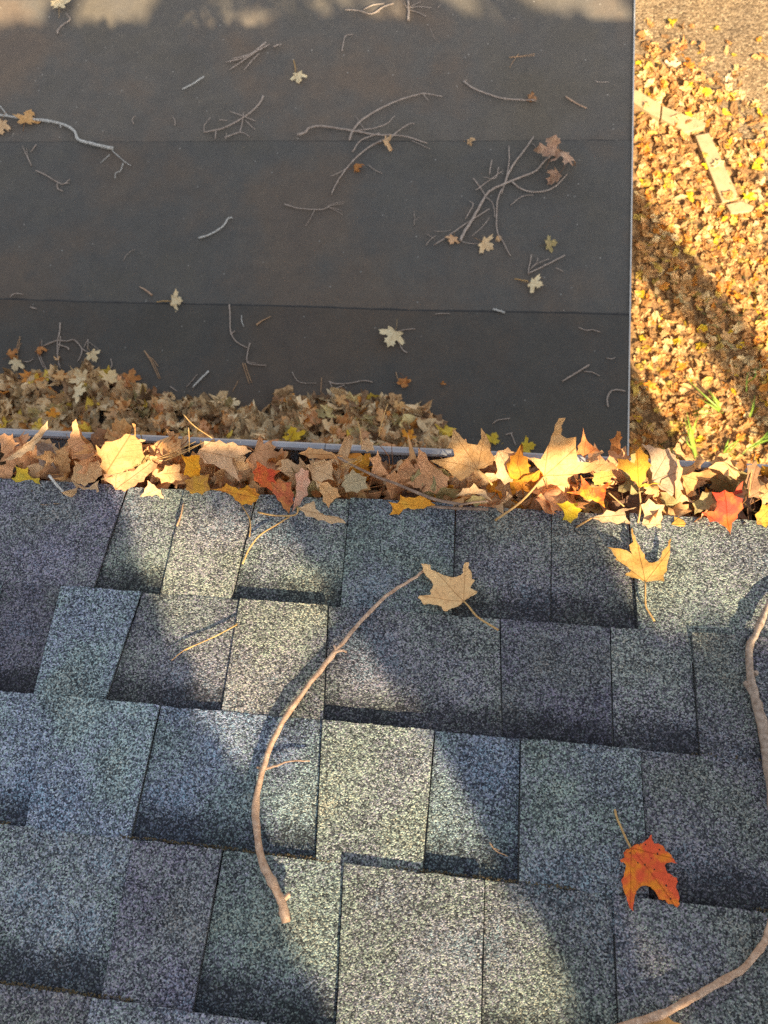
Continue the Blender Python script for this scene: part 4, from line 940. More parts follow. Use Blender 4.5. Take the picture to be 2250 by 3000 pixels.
LL = [(180, 12, 62, 'cream', 'pale yellow leaf at the very top left with a twig below it', 0), (874, 228, 46, 'cream', 'small pale yellow leaf with its stalk pointing up, upper middle', 170),
      (84, 346, 66, 'gold', 'ragged peach leaf resting on the whitish branch at left', 10), (4, 375, 60, 'pale', 'pale leaf cut by the left edge under the whitish branch', 200),
      (1138, 425, 46, 'pale', 'small pinkish leaf caught in the forked twigs, top middle', 60), (1050, 493, 48, 'rust', 'rusty red leaf with spiky lobes under the forked twigs', 80),
      (1560, 290, 42, 'brown', 'small brown leaf on the tip of the bowed twig', 100), (1380, 414, 36, 'pale', 'tiny pinkish leaf alone on the roofing seam', 90),
      (1325, 704, 44, ((.62, .36, .18), (.66, .42, .24)), 'peach leaf at the lower left end of the big twig tangle', 200), (1426, 718, 62, ((.68, .48, .26), (.72, .54, .32)), 'pale peach star shaped leaf below the big twig tangle', 120),
      (1462, 698, 30, 'pale', 'tiny beige leaf scrap on the straight twig of the tangle', 30), (1614, 716, 50, 'olive', 'greenish tan leaf folded like wings, right of the tangle', 75),
      (1570, 834, 62, 'cream', 'cream star shaped leaf near the right edge of the flat roof', 110), (520, 884, 56, 'cream', 'rounded cream leaf lying across the dark roofing seam', 90),
      (1150, 994, 84, ((.74, .60, .36), (.78, .66, .42)), 'pale green yellow star leaf with two stalks in the middle foreground', 200), (1184, 1124, 56, 'rust', 'orange brown leaf standing above the right end of the drift', 160),
      (1298, 1124, 20, 'rust', 'tiny orange leaf scrap alone on the dark roof', 0), (1446, 1284, 56, 'yellow', 'yellow leaf peeking between the lobes of the golden gutter leaf', 20),
      (1548, 1308, 60, 'yellow', 'yellowish leaf just behind the gutter lip', 80), (48, 1070, 54, 'cream', 'cream star leaf above the left end of the drift', 200),
      (42, 1036, 46, 'rust', 'red brown curled leaf above the cream star leaf', 40), (118, 1028, 46, 'rust', 'orange brown curled leaf on the arching twig at left', 170),
      (274, 1044, 52, 'cream', 'cream leaf with torn centre at the end of the arching twig', 150), (170, 1050, 24, 'pale', 'tiny pale leaf scrap on the upright twig', 0),
      (265, 1080, 40, 'pale', 'small white folded leaf just above the drift', 60), (234, 1102, 62, 'cream', 'cream yellow star leaf on the upper rim of the drift', 330),
      (322, 1100, 66, ((.66, .48, .24), (.7, .54, .3)), 'tan yellow star leaf on the rim of the drift, right of the cream one', 20), (385, 1100, 60, 'rust', 'dark orange spiky leaf at the top of the drift', 10),
      (175, 1098, 50, 'gold', 'peach leaf standing at the upper rim of the drift', 0), (858, 1272, 74, ((.66, .42, .02), (.6, .4, .03)), 'bright yellow maple leaf on the drift close behind the gutter lip', 340),
      (1010, 1228, 56, 'rust', 'reddish brown leaf in the middle of the drift', 20), (1200, 1272, 52, 'orange', 'orange yellow leaf near the right end of the drift', 30), (1000, 1168, 50, 'gold', 'golden leaf on the upper rim of the drift, right half', 40),
      (1172, 1190, 50, ((.70, .42, .16), (.66, .40, .17)), 'peach leaf with spread lobes at the right rim of the drift', 50), (155, 1208, 44, 'orange', 'bright orange leaf in the left of the drift', 0), (236, 1150, 70, 'cream', 'long cream leaf across the left of the drift', 90)]
for (px, py, s, c, lab, dg) in LL:
    on_pile = py > 1085 and lab.find('drift') > 0 and 'above' not in lab
    t = None
    if c in ('rust', 'brown', 'pale') and s < 60: t = TPL[rgf.randrange(16)]
    o = low_leaf(px, py, s, c, lab, dg, .3, t)
    if on_pile:
        x, y = o.location.x, o.location.y; hz = pile_h(x, y) + .05; p = on_z(px, py, low_z(y) + hz); o.location.x += p[0] - on_low(px, py, .018)[0]; o.location.y += p[1] - on_low(px, py, .018)[1]; o.location.z = low_z(y) + hz
# the big brown withered leaves on the tangle
for px, py, s, dg, lab in ((1610, 465, 88, 0, 'large withered brown leaf hanging on the tangle of twigs'), (1655, 490, 96, 160, 'twisted brown leaf at the right end of the twig tangle'), (1622, 528, 62, 230, 'small withered leaf folded over the curved twig end')):
    low_leaf(px, py, s, ((.40, .25, .17), (.50, .33, .22)), lab, dg, .5, TPL[(px + py) % 16], group=None)

# ------------------------------------------------------------------ twigs
def twig(label, crop, lines, where='low', mat=None, name='twig', cat='twig', group=None, amp=.004, mats=None, sides=6, rough=.10):
    """lines: list of (points, r0 mm, r1 mm); the first is the main stem, the others its side shoots"""
    rr = random.Random(sum(map(ord, label))); N_ = NL if where == 'low' else NR
    root = None; base = None
    for li, (pts, r0, r1) in enumerate(lines):
        px = cv(crop, pts); kr = 1.0 if where == 'roof' else (1.3 if mat is M_PALE else 1.75); r0 *= .001 * kr; r1 *= .001 * kr; Q = []
        for i, (a, b) in enumerate(px):
            rad_ = r0 + (r1 - r0) * i / max(1, len(px) - 1)
            h0 = .0105 if where == 'low' else .0125
            h = h0 + rad_ + (amp * abs(noise.noise(Vector((i * .7, li * 3.1, rr.random() * 20)))) if len(px) > 2 else 0) + li * .0006
            Q.append(on_low(a, b, h) if where == 'low' else on_roof(a, b, h))
        L = smooth_line(Q, 4)
        L = [q + np.array((rr.uniform(-1, 1), rr.uniform(-1, 1), 0)) * r0 * .22 for q in L]
        v, f = tube(L, r0, r1, sides, rough, rr)
        if where == 'roof' and r0 > .0025:                       # bud scars and knots swell the bark here and there
            v = list(v); nr_ = len(v) // sides
            for ring in range(2, nr_ - 1):
                if rr.random() < .3:
                    cen = sum(v[ring * sides:(ring + 1) * sides]) / sides; g_ = rr.uniform(1.10, 1.28)
                    for kk_ in range(sides): v[ring * sides + kk_] = cen + (v[ring * sides + kk_] - cen) * g_ * rr.uniform(.95, 1.06)
        if root is None:
            base = Q[0]; root = mesh_obj(name, [p - base for p in v], f, mat or M_TWIG, None, smooth=True); root.location = base
            tag(root, label, cat, group)
        else:
            mesh_obj('shoot', [p - base for p in v], f, mat or M_TWIG, root, smooth=True)
    return root
W = M_TWIG
# upper roof
twig('long curved bare stick sweeping down the middle of the shingles', 'Z',
     [([(838, 2702), (824, 2637), (786, 2563), (759, 2481), (750, 2360), (776, 2237), (827, 2115), (936, 1966), (1003, 1885), (1112, 1763), (1185, 1712), (1248, 1668)], 4.6, 1.6),
      ([(772, 2254), (800, 2246), (850, 2230), (908, 2229)], 1.6, .6), ([(772, 2254), (752, 2248)], 1.6, 1.0), ([(822, 2640), (836, 2632), (850, 2618)], 3.0, 2.0), ([(827, 2645), (812, 2632)], 3.2, 2.0), ([(978, 1912), (1000, 1906), (1015, 1910)], 1.8, 1.2), ([(985, 1905), (978, 1890)], 1.8, 1.2)],
     'roof', M_TAN, 'stick', 'stick', sides=10, rough=.05, amp=.0015)
twig('thick grey brown branch bending down along the right frame edge', 'F',
     [([(1720, 330), (1659, 400), (1610, 520), (1578, 585), (1580, 690), (1592, 760), (1620, 860), (1648, 1000), (1672, 1130), (1690, 1300)], 2.7, 6.0), ([(1558, 735), (1580, 770), (1612, 805)], 2.2, 3.6), ([(1600, 700), (1612, 692)], 3, 2)],
     'roof', M_BRANCH, 'branch', 'branch', sides=12, rough=.10, amp=.002)
twig('smooth tan twig curving into the bottom right corner', 'H',
     [([(1700, 690), (1660, 770), (1640, 830), (1560, 930), (1450, 1000), (1330, 1070), (1220, 1130), (1120, 1165), (1000, 1200)], 2.8, 3.4)], 'roof', M_TAN, 'stick', 'stick', sides=9, rough=.05, amp=.002)
twig('pair of fine curved needles on the second row of shingles', 'E', [([(1025, 630), (940, 680), (860, 715), (800, 745)], .7, .5), ([(1025, 634), (950, 674), (870, 712), (800, 742), (740, 790)], .6, .4)], 'roof', M_STEM, 'pine_needle', 'needle', amp=.001)
twig('long amber leaf stalk hanging from the gutter edge onto the shingles', 'E', [([(1250, 168), (1200, 200), (1120, 250), (1075, 310), (1048, 372)], 1.0, 1.1)], 'roof', M_STEM, 'leaf_stalk', 'stalk', amp=.001)
twig('short thin leaf stalk left of the long amber one', 'E', [([(1040, 112), (1075, 170), (1082, 215), (1078, 255)], .7, .8)], 'roof', M_STEM, 'leaf_stalk', 'stalk', amp=.001)
twig('reddish leaf stalk lying across the sunlit shingle near the gutter', 'E', [([(792, 108), (782, 160), (765, 208)], .8, 1.2)], 'roof', M_NEED, 'leaf_stalk', 'stalk', amp=.001)
twig('tiny reddish plant scrap on the third row of shingles', 'H', [([(455, 395), (485, 432), (535, 455)], .9, .4), ([(470, 418), (500, 430)], .5, .3)], 'roof', M_NEED, 'twig', 'twig', amp=.001)
# gutter twigs
def gtwig(label, crop, pts, z0, z1, r0, r1, mat=M_BROWN, name='twig', cat='twig'):
    px = cv(crop, pts); Q = [on_z(a, b, z0 + (z1 - z0) * i / (len(px) - 1)) for i, (a, b) in enumerate(px)]
    v, f = tube(smooth_line(Q, 4), r0 * .001, r1 * .001, 7, .08, random.Random(3)); o = mesh_obj(name, [p - Q[0] for p in v], f, mat, None, smooth=True); o.location = Q[0]; tag(o, label, cat, 'twigs and stalks lying in the gutter')
gtwig('long grey brown twig slanting through the middle of the gutter', 'J', [(600, 330), (700, 385), (850, 455), (950, 490), (1080, 545), (1200, 590), (1350, 618)], .026, .020, 1.7, 2.2)
gtwig('short grey twig branching right from the end of the long one', 'J', [(1330, 622), (1430, 605), (1515, 598)], .022, .020, 1.6, 1.2)
gtwig('straight grey twig along the shingle edge inside the gutter', 'J', [(1150, 628), (1300, 640), (1515, 648)], .014, .014, 2.0, 2.0)
gtwig('pale grey stick at the far left beside the yellow green leaf', 'I', [(298, 440), (350, 505), (410, 565)], .022, .016, 2.0, 1.8, M_PALE)
gtwig('thin brown stalk standing up behind the glowing golden leaf', 'I', [(1115, 70), (1180, 140), (1290, 215)], .03, .03, .8, .7, M_STEM, 'leaf_stalk', 'stalk')
gtwig('upright amber stalk above the vivid orange leaf', 'I', [(1145, 150), (1150, 230), (1150, 300)], .034, .026, .9, .8, M_STEM, 'leaf_stalk', 'stalk')
gtwig('fine stalk sticking up from the middle of the gutter', 'J', [(720, 110), (738, 180), (745, 250)], .032, .026, .8, .8, M_STEM, 'leaf_stalk', 'stalk')
gtwig('leaning slim stalk left of the two lobed golden leaf', 'J', [(905, 5), (870, 110), (850, 205)], .036, .026, .8, .7, M_STEM, 'leaf_stalk', 'stalk')
gtwig('upright stalk near the right end of the gutter', 'K', [(1580, 310), (1555, 440), (1545, 560)], .032, .026, .9, .8, M_STEM, 'leaf_stalk', 'stalk')
gtwig('reddish upright stalk under the two lobed amber leaf', 'K', [(690, 545), (740, 590), (785, 630)], .024, .02, .8, .8, M_STEM, 'leaf_stalk', 'stalk')
for i, (a, b) in enumerate((((925, 345), (1190, 235)), ((930, 352), (1240, 240)), ((960, 340), (1150, 290)), ((1000, 352), (1210, 255)))):
    gtwig('long fine pine needle fanned out left of the broad smooth tan leaf', 'I', [a, ((a[0] + b[0]) / 2, (a[1] + b[1]) / 2 + 6), b], .028, .034, .5, .35, M_STEM, 'pine_needle', 'needle')
for i, (a, b) in enumerate((((620, 385), (745, 320)), ((625, 395), (750, 330)), ((640, 372), (720, 345)), ((655, 400), (750, 345)))):
    gtwig('short pine needle above the olive grey leaf in the gutter', 'J', [a, ((a[0] + b[0]) / 2, (a[1] + b[1]) / 2 + 4), b], .026, .030, .5, .35, M_STEM, 'pine_needle', 'needle')
# lower roof
twig('whitish lichened branch entering from the left, its end forked', 'A', [([(-60, 470), (-20, 492), (30, 502), (110, 512), (200, 522), (280, 540), (322, 568), (338, 602), (400, 622), (488, 642)], 4.5, 7.5),
     ([(34, 502), (0, 458), (-20, 440)], 3.2, 2.0), ([(482, 648), (540, 700), (567, 716)], 2.4, 1.5), ([(532, 705), (520, 738), (500, 748), (497, 772)], 1.8, 1.2), ([(474, 668), (435, 704)], 1.8, 1.2), ([(205, 518), (210, 530)], 5, 4), ([(262, 535), (262, 552)], 3, 2)], mat=M_PALE, name='branch', cat='branch', sides=8, rough=.14)
twig('short straight stick upper left of the flat roof', 'A', [([(788, 386), (840, 358), (882, 330)], 3.4, 3.8)], mat=M_PALE)
twig('bundle of thin twigs lying together at the top centre left', 'A', [([(975, 270), (1060, 248), (1110, 215), (1150, 183)], 2.0, 3.6), ([(990, 302), (1050, 262), (1120, 215)], 1.4, 2.4), ([(1055, 303), (1090, 260), (1120, 230)], 1.4, 1.8), ([(1000, 255), (1080, 235), (1165, 192)], 2.2, 2.4)])
twig('small chip of wood beside the bundle of thin twigs', 'A', [([(1183, 203), (1198, 196), (1216, 192)], 3.6, 2.0)])
twig('twiggy tangle with a long upturned end, left of centre', 'A', [([(880, 572), (960, 555), (1040, 515), (1095, 475), (1125, 440), (1138, 414)], 2.4, 3.0), ([(882, 570), (884, 540), (910, 506)], 1.4, 1.0), ([(992, 482), (1040, 498), (1102, 522)], 1.6, 1.4),
     ([(1052, 488), (1046, 530), (1036, 575)], 1.8, 1.6), ([(970, 594), (1040, 572), (1080, 592)], 2.2, 1.6), ([(932, 560), (930, 602)], 2.2, 1.6), ([(945, 518), (980, 522)], 2, 1.5), ([(1060, 520), (1085, 545), (1105, 560)], 1.6, 1.2), ([(975, 600), (980, 575)], 1.6, 1.2)])
twig('little hooked brown twig near the left middle', 'A', [([(577, 536), (571, 516), (585, 500)], 1.6, 1.2)])
twig('tiny curved twig right of the little hooked one', 'A', [([(756, 542), (755, 520), (746, 503)], 1.6, 1.2)])
twig('forked twig at the top centre near the frame edge', 'A', [([(1490, 42), (1550, 46), (1605, 60), (1659, 28), (1700, 15)], 2.0, 2.4), ([(1570, 42), (1610, 22), (1659, 16)], 2.2, 1.8), ([(1605, 58), (1640, 50)], 2, 1.5)])
twig('small L shaped twig at the top centre', 'A', [([(1477, 222), (1484, 185), (1493, 155), (1527, 148)], 2.0, 1.4)])
twig('large forked branch sprawling across the roof centre', 'A', [([(1284, 582), (1318, 572), (1335, 553), (1385, 545), (1460, 555), (1545, 568), (1620, 582), (1700, 584), (1760, 592), (1844, 618)], 4.2, 2.0),
     ([(1508, 606), (1530, 555), (1575, 510), (1659, 462), (1730, 430), (1790, 412), (1835, 404), (1910, 418)], 3.4, 1.6), ([(1540, 565), (1610, 555), (1670, 535), (1705, 500)], 2.2, 1.3), ([(1690, 592), (1735, 555), (1770, 535), (1792, 533)], 2.2, 1.6),
     ([(1430, 842), (1465, 772), (1530, 690), (1600, 632), (1680, 596)], 1.8, 2.8), ([(1522, 657), (1560, 606), (1640, 575)], 2.0, 2.0), ([(1428, 762), (1470, 744), (1505, 722)], 1.2, 1.2), ([(1780, 608), (1862, 645)], 1.2, .9), ([(1575, 560), (1535, 500)], 1.0, .8), ([(1830, 408), (1850, 435)], 1.4, 1.0)], name='branch', cat='branch', sides=8)
twig('thin stalk right of the rusty red leaf', 'A', [([(1590, 712), (1620, 735), (1652, 750)], 1.2, 1.0), ], )
twig('twig ending in a fan of pine needles, centre of roof', 'A', [([(1228, 882), (1290, 900), (1390, 905), (1425, 888)], 2.0, 1.4), ([(1358, 910), (1340, 945), (1320, 976)], 1.2, .8), ([(1415, 890), (1450, 878), (1485, 872)], .9, .6), ([(1415, 892), (1450, 884), (1484, 880)], .9, .6), ([(1415, 894), (1450, 902), (1482, 912)], .9, .6), ([(1415, 895), (1450, 910), (1480, 928)], .9, .6)])
twig('bent stick with a pale broken end, left centre', 'A', [([(858, 1028), (900, 1016), (935, 998), (968, 972), (985, 945), (1004, 940)], 4.2, 3.6)], mat=M_PALE)
twig('wispy three stemmed twig below the whitish branch', 'A', [([(136, 716), (112, 665), (97, 630)], 1.6, 1.1), ([(130, 700), (118, 670), (116, 638)], 1.2, .9)])
twig('tiny stick beside the wispy three stemmed twig', 'A', [([(156, 625), (146, 640), (134, 657)], 1.6, 1.4)])
twig('brown forked twig low on the left of the roof', 'A', [([(155, 737), (200, 758), (250, 788), (275, 795), (303, 775)], 2.2, 1.6), ([(247, 795), (250, 815), (272, 826)], 2.4, 1.8), ([(270, 795), (300, 790)], 1.6, 1.2)])
twig('short bent twig hanging from the yellow leaf at top left', 'A', [([(243, 137), (270, 108), (303, 84), (285, 58)], 2.6, 1.6), ([(248, 146), (252, 130)], 2.4, 2.0)])
twig('bowed grey twig with a brown leaf at its tip', 'B', [([(343, 350), (375, 376), (420, 396), (500, 423), (570, 430), (660, 434)], 3.0, 2.4), ([(342, 352), (358, 346)], 2.4, 1.6)])
twig('short tan slightly bent stick near the upper right', 'B', [([(785, 417), (820, 440), (874, 468)], 2.6, 2.2)], mat=M_TAN)
twig('tiny straight twig above the short tan stick', 'B', [([(910, 350), (930, 355), (970, 354)], 1.3, 1.0)])
twig('crossed pine needles at the upper right', 'B', [([(538, 247), (590, 242), (652, 232)], .9, .7), ([(545, 250), (600, 244), (650, 240)], .9, .7), ([(582, 232), (560, 262), (543, 293)], 1.0, .7)], mat=M_NEED, name='pine_needle', cat='needle')
twig('spiky stubby twig at the top edge, centre right', 'B', [([(105, 88), (106, 45), (104, -10)], 3.6, 3.2), ([(106, 42), (150, 55), (182, 72)], 1.6, 1.0), ([(108, 35), (150, 28), (205, 34)], 1.4, 1.0), ([(105, 42), (85, 12)], 1.4, 1.0), ([(110, 30), (160, 5)], 1.2, .9)])
twig('thin curled twig right of the spiky stub', 'B', [([(232, 34), (246, 20)], 1.4, 1.0), ([(198, 118), (210, 150), (222, 170)], .9, .6)])
twig('big tangle of grey twigs right of centre carrying withered leaves', 'B', [([(330, 1042), (345, 1005), (375, 960), (405, 905), (440, 845), (465, 820), (520, 795), (590, 765), (650, 742), (690, 700), (740, 664), (800, 662)], 4.4, 2.0),
     ([(520, 795), (545, 735), (585, 675), (620, 630), (646, 590)], 3.2, 2.0), ([(510, 815), (492, 860), (486, 930), (490, 1005), (518, 1050), (545, 1105)], 2.6, 1.6), ([(550, 782), (590, 815), (655, 830), (730, 812), (792, 752)], 2.6, 1.8),
     ([(540, 630), (540, 700), (530, 760), (508, 840)], 1.6, 1.8), ([(215, 1060), (290, 1010), (360, 962), (455, 902)], 2.0, 1.6), ([(385, 770), (415, 810), (440, 850)], 1.8, 1.4), ([(396, 822), (450, 782), (512, 738)], 1.6, 1.2), ([(465, 692), (455, 755)], 1.8, 1.4),
     ([(495, 722), (480, 770), (430, 765)], 1.4, 1.1), ([(378, 1022), (420, 985), (456, 940)], 1.2, 1.0), ([(330, 1042), (370, 1052), (412, 1052)], 1.2, 1.0), ([(440, 850), (470, 880), (480, 940)], 1.4, 1.0), ([(352, 945), (385, 885), (370, 870)], 1.6, 1.2)], name='branch', cat='branch', sides=8)
twig('thin wavy twig right of the big tangle', 'B', [([(545, 888), (585, 855), (610, 845), (645, 842)], 1.3, 1.0)])
twig('wisps of twig at the lower left of the big tangle', 'B', [([(180, 1062), (200, 1035), (225, 1018)], 1.2, 1.0), ([(185, 1010), (220, 1035)], 1.0, .8), ([(215, 998), (260, 1000), (290, 992)], .9, .7)])
twig('short curl of twig above the big tangle', 'B', [([(640, 618), (655, 635), (672, 655)], 1.0, .8)])
twig('pale fork shaped scrap left of the big tangle', 'B', [([(130, 975), (132, 940), (128, 912)], .9, .7), ([(132, 955), (155, 935)], .7, .6)])
twig('tiny pale twig on the left end of the lower seam', 'C', [([(44, 251), (64, 236), (100, 239)], 2.0, 1.6)])
twig('small pale scrap just below the lower seam at left', 'C', [([(132, 294), (150, 300), (160, 304)], 2.2, 1.4)])
twig('flat tan splinter above the rounded cream leaf', 'C', [([(604, 207), (630, 222), (657, 244)], 1.8, 3.4)], mat=M_TAN)
twig('straight stalk of the rounded cream leaf on the seam', 'C', [([(740, 270), (710, 268), (677, 273)], 1.5, 1.7)], name='leaf_stalk', cat='stalk', mat=M_STEM)
twig('long slender twig bending right below the lower seam', 'C', [([(991, 283), (994, 340), (997, 400), (1018, 442), (1068, 471)], 2.2, 1.6), ([(995, 412), (1015, 398)], 2.2, 1.6)])
twig('brown twig with kinked end below the long slender one', 'C', [([(1079, 450), (1070, 490), (1068, 532), (1100, 543), (1150, 547)], 1.8, 1.6), ([(1068, 530), (1110, 538)], 1.0, .8)])
twig('pair of brown needles lying side by side, centre', 'C', [([(1048, 536), (1062, 580), (1077, 626)], 1.3, 1.0), ([(1058, 538), (1072, 580), (1088, 622)], 1.3, 1.0)], mat=M_NEED, name='pine_needle', cat='needle')
twig('small pale twig right of the long slender one', 'C', [([(1044, 330), (1044, 355), (1054, 380)], 1.8, 1.4)], mat=M_PALE)
twig('winged seed like brown scrap on a fine stalk', 'C', [([(1108, 372), (1125, 358), (1172, 334)], 3.0, 1.0)], mat=M_NEED)
twig('thin dark curved twig upper left of the cream leaf', 'C', [([(532, 96), (548, 68), (582, 44)], 1.0, .8)])
twig('bundle of brown pine needles above the drift, left centre', 'C', [([(624, 483), (655, 535), (688, 606)], 1.6, .9), ([(630, 490), (668, 545), (694, 604)], 1.0, .8), ([(640, 505), (665, 525), (684, 552)], 1.0, .7)], mat=M_NEED, name='pine_needle', cat='needle')
twig('stout pale stick leaning out of the drift', 'C', [([(832, 642), (868, 604), (903, 571)], 3.8, 4.2)], mat=M_PALE)
twig('fine twig beside the stout pale stick', 'C', [([(806, 640), (830, 612), (852, 585)], 1.3, 1.0), ([(735, 638), (765, 658)], 1.6, 1.2)])
twig('smile shaped thin twig right of centre above the drift', 'C', [([(1262, 575), (1278, 605), (1305, 622), (1365, 622)], 1.2, 1.0)])
twig('wavy pale twig lying above the right half of the drift', 'C', [([(1420, 615), (1455, 626), (1520, 622), (1570, 612), (1610, 618)], 1.8, 1.6), ([(1418, 690), (1440, 652), (1488, 632)], 1.8, 1.4), ([(1425, 620), (1440, 655)], 1.4, 1.2)])
twig('upright straight needle rising from the drift', 'C', [([(1386, 665), (1389, 598)], 1.2, 1.0), ([(1005, 660), (1030, 610)], 1.0, .8)], mat=M_NEED, name='pine_needle', cat='needle')
twig('arching twig over the left end of the drift', 'C', [([(188, 462), (245, 440), (290, 442), (320, 436), (352, 472), (350, 500), (334, 532)], 2.4, 1.4), ([(352, 474), (385, 492)], 2.0, 1.4), ([(250, 455), (292, 470), (296, 480)], 1.8, 2.4), ([(380, 434), (362, 470)], 1.2, 1.0), ([(381, 436), (378, 480)], 1.2, 1.0), ([(385, 446), (435, 485)], 1.0, .8)])
twig('upright pale twig crossing the arching one', 'C', [([(260, 362), (256, 410), (248, 450), (250, 520), (262, 560)], 2.4, 1.4), ([(262, 420), (254, 470), (244, 500)], 1.6, 1.4)])
twig('thin twig curling down from the orange brown curled leaf', 'C', [([(160, 485), (172, 520), (188, 552), (207, 566)], 1.4, 1.2), ([(168, 480), (180, 520), (200, 560)], 1.2, 1.0), ([(180, 436), (182, 470)], 1.0, .9)])
twig('three pine needles fanned above the red brown curled leaf', 'C', [([(66, 490), (76, 455), (86, 420)], 1.0, .8), ([(72, 488), (82, 455), (88, 424)], 1.0, .8), ([(76, 490), (86, 460), (93, 450)], 1.0, .8)], mat=M_NEED, name='pine_needle', cat='needle')
twig('curved stalk right of the cream star leaf at left', 'C', [([(98, 530), (125, 530), (143, 518)], 1.5, 1.4)], name='leaf_stalk', cat='stalk')
twig('grey forked twig at the upper left rim of the drift', 'C', [([(28, 608), (90, 598), (140, 596), (180, 573)], 2.4, 2.0), ([(145, 598), (148, 640)], 1.8, 1.4), ([(95, 596), (120, 580), (150, 578)], 1.4, 1.2)])
twig('thin hooked twig above the rim of the drift', 'C', [([(478, 518), (483, 545), (468, 568), (436, 586)], 1.3, 1.6)])
twig('V shaped pale twigs near the greenish folded leaf', 'D', [([(622, 150), (700, 112), (782, 71)], 2.4, 2.0), ([(622, 150), (630, 108), (638, 66)], 1.8, 1.6), ([(640, 118), (680, 98), (715, 86)], 1.4, 1.0), ([(632, 132), (660, 100), (665, 80)], 1.2, 1.0)])
twig('small loop of twig right of the V shaped twigs', 'D', [([(740, 124), (760, 132), (776, 142)], 1.2, 1.0)])
twig('stalk of the cream star shaped leaf at right', 'D', [([(622, 182), (595, 178), (563, 172)], 1.6, 1.6)], name='leaf_stalk', cat='stalk', mat=M_STEM)
twig('short pale peg lying just above the seam at right', 'D', [([(471, 303), (495, 310), (521, 318)], 3.8, 4.2)], mat=M_PALE)
twig('thin sliver lying on the seam at right', 'D', [([(220, 325), (250, 323), (286, 323)], 1.4, 1.2)])
twig('thin bent twig at the right below the seam', 'D', [([(840, 382), (872, 394), (900, 393), (935, 403)], 1.4, 1.2)])
twig('straight slanting stick on the right foreground of the roof', 'D', [([(769, 616), (825, 582), (886, 544)], 2.4, 2.4)])
twig('thin curved twig touching the slanting stick', 'D', [([(864, 573), (900, 576), (932, 592)], 1.4, 1.2)])
twig('hook shaped pale twig beside the white roof edge', 'D', [([(968, 727), (964, 690), (978, 660), (1005, 652), (1042, 657)], 2.2, 2.0)])
twig('thin short twig near the white roof edge', 'D', [([(960, 514), (985, 518), (1000, 512)], 1.2, 1.0)])
twig('curved thin twig behind the golden gutter leaves', 'D', [([(468, 799), (495, 782), (545, 775)], 1.5, 1.3)])
twig('small T shaped twig just behind the gutter', 'D', [([(525, 846), (556, 838)], 1.8, 1.8), ([(548, 838), (570, 892)], 1.6, 1.4)])
twig('two stalks of the pale green yellow star leaf', 'D', [([(60, 400), (90, 392), (134, 388)], 1.5, 1.4), ([(60, 440), (80, 478), (100, 492)], 1.6, 1.8)], name='leaf_stalk', cat='stalk')
twig('upright stalk above the orange brown leaf by the drift', 'D', [([(70, 625), (58, 600), (52, 575)], 1.3, 1.1)], name='leaf_stalk', cat='stalk', mat=M_NEED)
twig('stalk of the small pale yellow leaf, pointing up', 'A', [([(1275, 312), (1275, 290), (1268, 258)], 1.4, 1.6)], name='leaf_stalk', cat='stalk', mat=M_STEM)
# specks of grit on the flat roof
Vv, Ff = [], []
for _ in range(420):
    x = rg.uniform(-3.2, XE - .02); y = rg.uniform(.6, 4.6); r = rg.uniform(.0015, .0038); c = np.array((x, y, low_z(y) + .0085)); o = len(Vv)
    for dv in ((1, 0, 0), (-.5, .8, 0), (-.5, -.8, 0), (0, 0, 1.0)): Vv.append(c + np.array(dv) * r * rg.uniform(.6, 1.5))
    Ff += [(o, o + 2, o + 1), (o, o + 1, o + 3), (o + 1, o + 2, o + 3), (o + 2, o, o + 3)]
go = lpart('roof_grit', Vv, Ff, mat_plain('pale_grit', (.34, .29, .22), .8, .2, .4, 9)); go['kind'] = 'stuff'

# ------------------------------------------------------------------ leaf litter on the ground
ex = [p[0] for p in drive_edge]; ey = [p[1] for p in drive_edge]
dpoly = [(p[0], p[1]) for p in dpts]
def litter_ground(n, size, lo, hi, seed):
    P = []; r = np.random.default_rng(seed)
    while len(P) < n:
        x = r.uniform(1.15, 6.2); y = r.uniform(-1.5, 7.6)
        on_st = any(inside((x, y), pp) for pp in pave_polys)
        if on_st and r.random() < .968: continue
        if inside((x, y), dpoly):
            d = min(math.hypot(x - a, y - b) for a, b in zip(ex, ey))
            if r.random() > math.exp(-((d / .16) ** 1.2)) * .9 + .006: continue
        P.append((x, y, ZG + (.068 if on_st else r.uniform(lo, hi))))
    return P
GP = np.array(((.62, .34, .12), (.68, .42, .18), (.52, .26, .09), (.74, .54, .27), (.34, .19, .08), (.68, .27, .04), (.76, .52, .03), (.64, .44, .10)))
P = litter_ground(15500, None, .004, .042, 5)
tag(litter('leaf_litter', P, (.055, .10), .27, 6, M_LIT, pal=GP, gain=.92, curl=.7, lo=.7), 'thick carpet of fallen tan and orange leaves on the ground', 'leaf litter')
